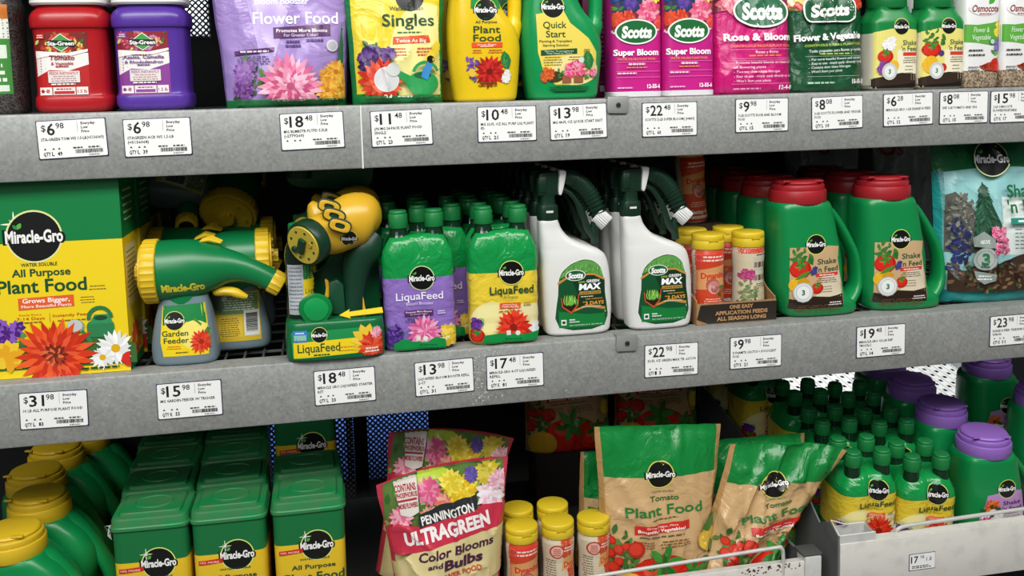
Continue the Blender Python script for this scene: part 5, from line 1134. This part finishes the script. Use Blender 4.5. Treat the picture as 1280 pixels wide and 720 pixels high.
# ------------------------------------------------------------------ BOTTOM BINS
BZ = .600
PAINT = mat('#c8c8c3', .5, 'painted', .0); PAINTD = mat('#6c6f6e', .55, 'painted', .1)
t = thing('metal_bin', 'left metal bin holding tubs and bags, with a white wire rod along its front', 'bin', (0, 0, 0))
G().box(-1.0, .825, .0, .58, BZ - .006, BZ - .0004, mat('#3a3c3b', .6)).build('bin_floor', t)
g = G(); g.box(-1.0, .797, -.032, -.029, .585, .664, mat('#dad7cf', .6, 'painted', 0), .001); g.box(-1.0, .797, -.029, -.018, .661, .664, PAINT); g.build('front_lip', t)
G().box(.797, .828, -.036, -.004, .585, .6715, PAINT, .002).build('corner_post', t)
G().box(.794, .831, -.034, .002, .6715, .6765, mat('#4a4c4a', .6), .0015).build('post_cap', t)
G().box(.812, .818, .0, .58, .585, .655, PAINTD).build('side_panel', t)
G().tube(cr([(.757, -.030, .640), (.757, -.031, .684), (.752, -.031, .6925), (.742, -.031, .6945), (.60, -.031, .690), (.40, -.031, .684), (.378, -.031, .682), (.372, -.031, .676), (.372, -.030, .640)], 4), .0033, mat('#c9c8c3', .35, 'painted', .1), n=12).build('wire_rod', t)
rs = G(); rr = random.Random(6); rm = mat('#6a4630', .8)
for i in range(60):
    x = rr.uniform(.68, .79); z = .664 - abs(rr.gauss(0, .006)); l = rr.uniform(.0008, .003); rs.add([(x - l, -.0323, z), (x, -.0323, z - l), (x + l, -.0323, z), (x, -.0323, min(z + l * .5, .664))], [(0, 1, 2, 3)], rm)
o = rs.build('rust_spots', t); o['kind'] = 'stuff'

t = thing('metal_bin', 'right grey metal bin with slotted sloping floor, hollow corner post and small price tag', 'bin', (0, 0, 0))
SL = .14
def fz(y): return .585 + SL * y
g = G(); wm_ = mat('#dedbd4', .5, 'painted', .15); x = .875; j = 0
while x < 1.70:
    y = .03 + (.018 if j % 2 else 0)
    a, b_ = x, x + .0235; m0, m1 = x + .007, x + .0165
    def quad(xa, xb, ya, yb): g.add([(xa, ya, fz(ya)), (xb, ya, fz(ya)), (xb, yb, fz(yb)), (xa, yb, fz(yb)), (xa, ya, fz(ya) - .002), (xb, ya, fz(ya) - .002)], [(0, 1, 2, 3), (0, 4, 5, 1)], wm_)
    quad(a, m0, .03, .86); quad(m1, b_, .03, .86); quad(m0, m1, .03, y)
    while y < .84:
        quad(m0, m1, y + .013, min(y + .036, .86)); y += .036
    x += .025; j += 1
o = g.build('slotted_floor', t, recalc=False); o['kind'] = 'stuff'
G().plate([(.0, .55), (.86, .55), (.86, fz(.86) - .02), (.03, fz(.03) - .02)], .87, 1.70, mat('#26282a', .7), plane='yz').build('under_tray', t)
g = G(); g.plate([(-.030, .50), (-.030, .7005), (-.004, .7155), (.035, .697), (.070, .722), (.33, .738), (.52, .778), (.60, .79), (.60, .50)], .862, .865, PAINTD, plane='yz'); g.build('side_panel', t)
G().plate([(.03, .55), (.86, .66), (.86, .76), (.03, .66)], 1.705, 1.709, mat('#8a8d8c', .5, 'painted', .1), plane='yz').build('side_panel', t)
g = G()  # hollow corner post
for a, b_, c, d_ in ((.865, .934, -.032, -.030), (.932, .934, -.030, .004), (.865, .934, .002, .004)):
    zt = .7005 if c < -.029 else .703
    g.box(a, b_, c, d_, .585, zt, PAINT)
for p in ([(.8650, -.031, .7010), (.934, -.031, .7010), (.934, .003, .7030), (.900, .003, .7035), (.893, -.006, .708), (.865, .0, .7160), (.8650, -.031, .7010)],):
    g.tube(p, .0014, mat('#dcdcd8', .5), n=8)
g.build('corner_post', t)
g = G(); g.box(.865, 1.72, -.034, -.0305, .592, .6865, mat('#d6d3cc', .5, 'painted', .0), .001); g.box(.936, 1.72, -.0305, -.012, .683, .6865, mat('#dcd9d2', .5, 'painted', .0)); g.build('front_lip', t)
G().tube(cr([(.985, -.014, .684), (.987, -.016, .691), (.998, -.017, .6965), (1.03, -.018, .6985), (1.2, -.018, .7015), (1.70, -.018, .709)], 4), .0036, mat('#c9c8c3', .35, 'painted', .1), n=12).build('wire_rod', t)
price_tag(1.0, .652, '17', '98', [], ('', '', ''), 'small scribbled price tag reading 17 on the right bin front', .54, -.0)
bpy.data.objects['price_tag.%03d' % (len(TG))].location.y = -.0345

# green tubs
def tub(label, loc, rot=0):
    t = thing('plant_food_tub', label, 'tub', loc, rot)
    gm_ = mat('#127a40', .35, 'dusty'); g = G()
    g.loft([(z, 0, 0, a, b_, 9) for z, a, b_ in ((0, .054, .046), (.003, .056, .048), (.174, .0572, .0492), (.1741, .0572, .0492), (.228, .0575, .0495))], lambda z: mat('#e4be28', .4) if z < .174 else mat('#16713c', .38, 'plastic'), n=72); b = g.build('body', t, angle=60)
    lm = mat('#178044', .42, 'dusty'); g = G()
    g.loft([(.226, 0, 0, .0595, .0515, 9), (.2275, 0, 0, .0605, .0525, 9), (.2315, 0, 0, .0605, .0525, 9), (.2325, 0, 0, .0592, .0512, 9), (.234, 0, 0, .0586, .0506, 9), (.2425, 0, 0, .0584, .0504, 9), (.2458, 0, 0, .0570, .0490, 9), (.2470, 0, 0, .0545, .0465, 9), (.2472, 0, 0, .0515, .0435, 9)], lm, n=72); b2 = g.build('lid', t, angle=32)
    g = G(); g.loft([(.2465, 0, -.001, .0475, .0385, 12), (.2498, 0, -.001, .0470, .0380, 12), (.2512, 0, -.001, .0455, .0365, 12)], lm, n=72); lp = g.build('lid_panel', t, angle=30)
    ring = [(.029 * math.cos(k * PI / 20), .0225 * math.sin(k * PI / 20), .2511) for k in range(41)]
    G().tube(ring, .0016, lm, n=8, up=(0, 0, 1), caps=False).build('embossed_ring', t)
    d = D(-.057, 0, .057, .25, rough=.36, L=.006)
    d.logo(.60, .680, .215, '#d8e878'); d.spark(.44, .745, .09)
    d.text('WATER SOLUBLE', .56, .585, .012, '#1c4a30', w=.42, bold=.02); d.text('All Purpose', .54, .525, .030, '#1c4a30', w=.62, bold=.02); d.text('Plant Food', .55, .44, .06, '#12502e', w=.84, bold=.02)
    d.poly([(.07, .63), (.4, .64), (.4, .668), (.07, .66)], '#c8281c'); d.text('10% MORE', .22, .641, .014, '#f4e8e0', w=.26); d.rect(.2, .36, .8, .41, '#e4602e'); d.flower(.45, .14, .34, ['#e84a1c', '#d83818', '#f0602c'], 18, 2); d.rect(-.1, -.1, 1.1, .04, '#12703c')
    d.build(t, b); return t
tb = tub('green lidded tub at the front of the left tub row', (-.293, .071, BZ), R(-2))
allt = []
for i in range(3): dup(tb, (-.293 - .006 * (i + 1), .071 + .107 * (i + 1), BZ), 'green lidded tub, %s from the front of the left tub row' % ord_[i], rot=R((0, -2, -1)[i]))
dup(tb, (-.174, .071, BZ - .001), 'green lidded tub at the front of the middle tub row', rot=R(-1))
for i in range(3): dup(tb, (-.174 - .005 * (i + 1), .071 + .107 * (i + 1), BZ), 'green lidded tub, %s from the front of the middle tub row' % ord_[i], rot=R((1, 0, -1)[i]))
dup(tb, (-.0495, .071, BZ), 'green lidded tub at the front of the right tub row', rot=R(0))
dup(tb, (-.0525, .190, BZ), 'green lidded tub, second in the right tub row', rot=R(2))
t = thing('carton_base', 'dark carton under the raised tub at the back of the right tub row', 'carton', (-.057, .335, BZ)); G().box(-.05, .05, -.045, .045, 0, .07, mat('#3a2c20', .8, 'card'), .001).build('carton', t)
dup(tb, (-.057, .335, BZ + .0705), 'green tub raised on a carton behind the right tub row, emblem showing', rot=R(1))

# tall jugs with yellow lids
yj = snf_jug('tall green jug with yellow lid at the front left corner of the bin', (-.481, .070, BZ - .01), '#dcb824', 'yy', R(-3), name='yellow_lid_jug')
for i, (a, b_, c) in enumerate(((-.470, .178, BZ), (-.503, .285, BZ + .003), (-.497, .392, BZ + .006), (-.470, .50, BZ + .0))): dup(yj, (a, b_, c), 'tall green jug with yellow lid, %s from the front of its column' % ord_[i], rot=R((-8, -5, -10, -4)[i]))
t = thing('paper_scrap', 'crumpled white paper scrap wedged left of the tubs', 'paper', (-.367, .10, BZ + .195))
g = G(); rr = random.Random(5); ps = [(rr.uniform(-.012, .008), rr.uniform(-.008, .008), rr.uniform(-.012, .012)) for _ in range(9)]; g.add(ps, [(0, 1, 2), (2, 3, 4), (4, 5, 6), (6, 7, 8), (0, 3, 6), (1, 4, 7), (2, 5, 8), (0, 8, 4)], mat('#d8d8d6', .7)); g.build('scrap', t)

# flower food bags
def penn(label, loc, tilt=(0, 0), rot=0):
    t = thing('flower_food_bag', label, 'bag', loc, rot, None, tilt)
    def cf(u, v):
        return '#c43a50' if abs(u) > .93 else ('#d4c48c' if v < .56 else '#c8384c')
    b = pouch(t, .275, .178, .226, .085, cf, ub=(-.93, .93), vb=(.56,), seed=31, wr=.005, lift=lambda u, v: (.010 * u - .012 * u * u) * v * v, waist=.05)
    d = D(-.104, 0, .104, .275, rough=.3, L=.0045); d.clipbox = (-.103, 0, .103, .275)
    d.poly([(.0, .71), (.3, .66), (.7, .74), (1, .76), (1, 1.05), (0, 1.05)], '#5a7a3a')
    d.leaves(.02, .70, .98, .96, ['#4a8a34', '#7ab04c', '#a0c864', '#3a6a2c'], 60, .08, 2)
    d.poly([(.25, .90), (.45, .93), (.6, .94), (.5, .99), (.3, .99)], '#b4cc3c')
    for u, v, r, c in ((.36, .86, .12, ['#d85a84', '#e88aa8']), (.52, .78, .12, ['#e88a74', '#f0b0a0', '#e07a64']), (.64, .84, .15, ['#e8c830', '#d8b020', '#f0d848']), (.55, .90, .11, ['#d8c030', '#e8d850']), (.88, .80, .14, ['#f0d8e0', '#e8b8c8', '#f4ecf0']), (.85, .93, .12, ['#d8c850', '#c8b030']), (.72, .93, .07, ['#5a4a94', '#6a5aa8']), (.94, .88, .1, ['#e0a0b4', '#f0c4d0']), (.13, .73, .1, ['#d86a84', '#f0a8b8']), (.35, .73, .08, ['#e8b0a0', '#d88a74'])):
        d.flower(u, v, r, c, 14, 3, None, .2)
    d.poly([(.07, 1.02), (.275, 1.02), (.275, .76), (.20, .735), (.13, .75)], '#ded6cc')
    for i, (s_, h_) in enumerate((('CONTAINS', .040), ('PHOSPHORUS', .028), ('MORE FLOWERS', .028))): d.text(s_, .18 + .008 * i, (.885, .85, .79)[i], h_, '#a8303c', w=(.17, .17, .15)[i], bold=.04, rot=.08)
    d.poly([(.11, .835), (.265, .846), (.265, .834), (.11, .823)], '#a8303c')
    d.poly([(-.05, .62), (.1, .70), (.3, .675), (.5, .70), (.8, .75), (1.05, .73), (1.05, .60), (.8, .60), (.5, .56), (.2, .52), (-.05, .50)], '#c43248')
    d.poly([(-.05, .40), (.2, .52), (.5, .56), (.8, .60), (1.05, .60), (1.05, .3), (-.05, .3)], '#d8c890')
    d.poly([(.27, .665), (.745, .74), (.75, .82), (.45, .79), (.265, .74)], '#2c2e30'); d.text('PENNINGTON', .505, .705, .052, '#f0f0ea', w=.43, bold=.03, rot=.15)
    d.text('ULTRAGREEN', .50, .60, .082, '#f4ecea', w=.70, bold=.045, rot=.13); d.text('Color Blooms', .55, .49, .055, '#4a2240', w=.62, bold=.03, sh=.2, rot=.10); d.text('and', .37, .425, .03, '#4a2240', w=.12, bold=.03, sh=.2, rot=.1); d.text('Bulbs', .60, .415, .06, '#4a2240', w=.32, bold=.04, sh=.2, rot=.1); d.text('FLOWER FOOD', .55, .36, .03, '#c84a30', w=.4, bold=.03, rot=.1)
    d.L = .003; d.build(t, b, base=.0014, step=.00018); return t
penn('flower bulb food bag with crimson edges at the front, cream lower half', (.179, .060, BZ), (R(3), R(-1)), R(2))
pb = bpy.data.objects['flower_food_bag']
dup(pb, (.146, .150, BZ + .028), 'second crimson edged flower food bag rising behind the front one', tilt=(0, R(13)), rot=R(-1))
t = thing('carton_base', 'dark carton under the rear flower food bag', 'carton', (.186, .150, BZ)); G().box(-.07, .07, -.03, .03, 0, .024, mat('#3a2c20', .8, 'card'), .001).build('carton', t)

# shakers at the bottom
sh2 = shaker('yellow capped shaker in the bottom bin, front left of the group of five', (.308, .050, BZ), R(8), 0)
sh3 = shaker('yellow capped shaker in the bottom bin, front middle of the five', (.373, .052, BZ), R(0), 2)
for (a, b_, c, l, src, r) in ((.437, .050, 0, 'yellow capped shaker at the front right of the five, beside the tomato bag', sh3, 3), (.315, .118, 0, 'yellow capped shaker at the back left of the five', sh2, 20), (.380, .118, 0, 'yellow capped shaker at the back middle of the five', sh3, -10)):
    dup(src, (a, b_, BZ + c), l, rot=R(r))

# tomato plant food bags
def tom_bag(label, loc, h=.300, wb=.205, wt=.238, shift=lambda v: 0., lift=lambda u, v: 0., seed=41, tilt=(0, 0), rot=0, vg=.715, trot=0.0, du=0.0, name='tomato_food_bag', wr=.0055):
    t = thing(name, label, 'bag', loc, rot, None, tilt)
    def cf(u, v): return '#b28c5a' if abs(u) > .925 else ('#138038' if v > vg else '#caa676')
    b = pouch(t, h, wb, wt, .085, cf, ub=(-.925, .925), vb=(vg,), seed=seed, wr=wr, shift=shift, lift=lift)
    d = D(-.10 + shift(.6), 0, .10 + shift(.6), h, rough=.3, L=.0045); d.clipbox = (-.2, 0, .3, h); U = du
    d.ell(.48 + U, .73, .125, '#d8d060', n=34); d.ell(.48 + U, .73, .115, '#141512', n=34); d.text('Miracle-Gro', .48 + U, .715, .034, '#141512', w=.30, bold=.1, rot=trot); d.text('Miracle-Gro', .48 + U, .715, .034, '#f4f4f0', w=.27, bold=.035, rot=trot, res=3)
    U -= .02
    d.text('WATER SOLUBLE', .52 + U, .625, .012, '#4a6a3a', w=.2, rot=trot); d.text('Tomato', .53 + U, .578, .032, '#2c6a34', w=.27, bold=.015, rot=trot, res=3); d.text('Plant Food', .53 + U, .50, .056, '#2c7a38', w=.72, bold=.018, rot=trot, res=3)
    d.bars(.53 + U, .475, .3, 1, 1, .006, '#6a5a40'); c, s_ = math.cos(trot), math.sin(trot)
    d.poly([(.25 + U, .395), (.76 + U, .405 + trot * .3), (.76 + U, .455 + trot * .3), (.25 + U, .445)], '#cc2e24'); d.text('Grow Bigger, More', .5 + U, .43, .012, '#f8e8e0', w=.3, rot=trot); d.text('Bountiful Vegetables!', .5 + U, .405, .018, '#fff4ee', w=.44, bold=.02, rot=trot)
    d.bars(.5 + U, .375, .5, 1, 1, .007, '#6a5a40'); d.bars(.36 + U, .345, .16, 3, .016, .006, '#8a5a30'); d.bars(.62 + U, .345, .3, 3, .016, .006, '#8a5a30')
    d.leaves(-.02 + U * .5, .16, .24 + U * .5, .40, ['#3a6a2c', '#2c4a24', '#54843c'], 50, .09, 4)
    for u, v, r in ((.04, .36, .04), (.10, .31, .045), (.03, .28, .045), (.16, .33, .035), (.10, .24, .04), (.25, .31, .075), (.06, .20, .05)): d.ell(u + U * .5, v, r, '#b8241a'); d.ell(u - r * .1 + U * .5, v + r * .05, r * .75, '#d43c28')
    d.ell(.94 + U, .33, .10, '#e0b83c', 1.1); d.poly([(.86 + U, .40), (1.05, .48), (1.05, .40), (.95 + U, .36)], '#3a7a34'); d.ell(.92 + U, .32, .075, '#ecc850')
    d.tomato(.50 + U, .13, .30, .72); d.tomato(.78 + U, .10, .2, .8); d.leaves(.85, .12, 1.0, .25, ['#3a7a34', '#4f943c'], 10, .14, 6); d.ell(.2 + U, .08, .14, '#e0b030'); d.poly([(.48 + U, .16), (.52 + U, .16), (.51 + U, .27), (.49 + U, .26)], '#3a6a2c')
    d.L = .003; d.build(t, b, base=.0016 if wr > .006 else .0008, step=.0002 if wr > .006 else .00014); return t
tom_bag('upright tan and green tomato food bag, largest and frontmost in the bin', (.5555, .062, BZ), tilt=(0, R(1.5)), rot=R(1), lift=lambda u, v: -.006 * u * v * v)
tom_bag('slumped tan and green tomato food bag leaning right beside the hollow post', (.690, .060, BZ), h=.245, wb=.140, wt=.226, shift=lambda v: .122 * v, lift=lambda u, v: (-.008 * u - .016 * max(0, u) ** 3) * v * v, seed=47, vg=.74, trot=.10, du=.07, rot=R(-2), wr=.009)
tom_bag('green topped tomato food bag behind the slumped one, white lettering at its edge', (.782, .150, BZ + .003), h=.222, wb=.18, wt=.21, seed=53, vg=.55, rot=R(2), wr=.006, tilt=(0, R(2)))
tom_bag('tomato food bag mostly hidden at the left behind the large upright one', (.515, .155, BZ + .003), h=.218, wb=.17, wt=.17, seed=59, vg=.62, rot=R(-4), tilt=(0, R(4)))
for i, (x_, r_) in enumerate(((.497, 1), (.700, -2))):
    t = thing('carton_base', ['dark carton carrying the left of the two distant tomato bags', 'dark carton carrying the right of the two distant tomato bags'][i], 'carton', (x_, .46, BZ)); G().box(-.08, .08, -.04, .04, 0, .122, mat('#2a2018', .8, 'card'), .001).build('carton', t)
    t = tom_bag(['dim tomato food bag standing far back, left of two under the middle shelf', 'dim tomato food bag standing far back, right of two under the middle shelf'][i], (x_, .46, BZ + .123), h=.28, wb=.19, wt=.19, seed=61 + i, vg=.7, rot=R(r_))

# bottle packs in the right bin
lt = (math.atan(SL) * .55, 0)
b4 = lf_pack('yellow and green four bottle pack at the front of the left column', (.9725, .100, fz(.04) + .003), 'y', 2, R(-3), tilt=lt)
for i in range(2): dup(b4, (.9725 + .006 * (i + 1), .100 + .124 * (i + 1), fz(.04 + .124 * (i + 1)) + .003), 'yellow and green four bottle pack, %s from the front of the left column' % ord_[i], rot=R(-2))
dup(b4, (1.094, .095, fz(.04) - .016), 'yellow and green four bottle pack at the front of the right column', rot=R(-5), tilt=lt)
for i in range(2): dup(b4, (1.098 + .004 * (i + 1), .095 + .124 * (i + 1), fz(.04 + .124 * (i + 1)) - .010), 'yellow and green four bottle pack, %s from the front of the right column' % ord_[i], rot=R(-3))
# packs further left in the dark
dup(b4, (.950, .47, fz(.47)), 'dim bottle pack glimpsed behind the slumped tomato bag', rot=R(3), tilt=(0, 0))
for i, (a, b_) in enumerate(((.925, .60), (.930, .73))): dup(b4, (a, b_, fz(b_)), ['dim bottle pack deep in the right bin, nearer of two', 'dim bottle pack deep in the right bin, farther of two'][i], rot=R(2), tilt=(0, 0))
# purple lidded jugs
pj = snf_jug('green jug with lilac lid and flower label at the front of the right bin', (1.259, .085, fz(.05) - .012), '#9468c0', 'p', R(-4), tilt=(R(3), 0), name='purple_lid_jug')
for i, (a, b_) in enumerate(((1.236, .19), (1.245, .30), (1.245, .41))): dup(pj, (a, b_, fz(b_) - .004), 'green jug with lilac lid, %s from the front of its column' % ord_[i], rot=R((5, 0, 3)[i]))
dup(pj, (1.452, .165, fz(.165) + .020), 'green jug with lilac lid at the right edge, nearer of two'); dup(pj, (1.430, .30, fz(.30) + .030), 'green jug with lilac lid at the right edge, farther of two')
t = thing('tray_riser', 'low dark riser under the two jugs at the right edge', 'riser', (1.44, .235, .60)); G().plate([(-.125, .015), (.125, .04), (.125, .060), (-.125, .022)], -.07, .07, mat('#2a2c2e', .7), plane='yz').build('riser', t)

# ------------------------------------------------------------------ groups of repeats
GR = {'plant_food_box': 'big plant food boxes in one row', 'garden_feeder': 'hose-end feeders', 'sprayer_kit': 'sprayer gun kits', 'bottle_pack': 'bottle packs in printed film', 'spray_bottle': 'white lawn spray bottles',
      'fertilizer_shaker': 'yellow capped shakers', 'feed_jug': 'green jugs with red lids', 'plant_food_tub': 'green lidded tubs', 'yellow_lid_jug': 'tall jugs with yellow lids', 'purple_lid_jug': 'green jugs with lilac lids',
      'tomato_food_bag': 'tomato plant food bags', 'flower_food_bag': 'flower bulb food bags', 'plant_food_jug': 'handled jugs on the top shelf', 'bloom_canister': 'magenta canisters', 'shaker_bottle': 'clear shaker bottles with green caps',
      'granule_bottle': 'bottles of beige granules', 'fertilizer_jar': 'square jars on the top shelf', 'plant_food_pouch': 'pouches on the top shelf', 'shelf_clip': 'metal clips on the lips'}
seen = {}
for o in COL.objects:
    if o.parent is None and 'category' in o:
        n = o.name.split('.')[0]
        if n in GR: o['group'] = GR[n]
        L_ = o['label']
        if len(L_.split()) > 16 or len(L_.split()) < 4: print('LABELLEN', len(L_.split()), o.name, L_)
        if L_ in seen: print('LABELDUP', o.name, L_)
        seen[L_] = 1
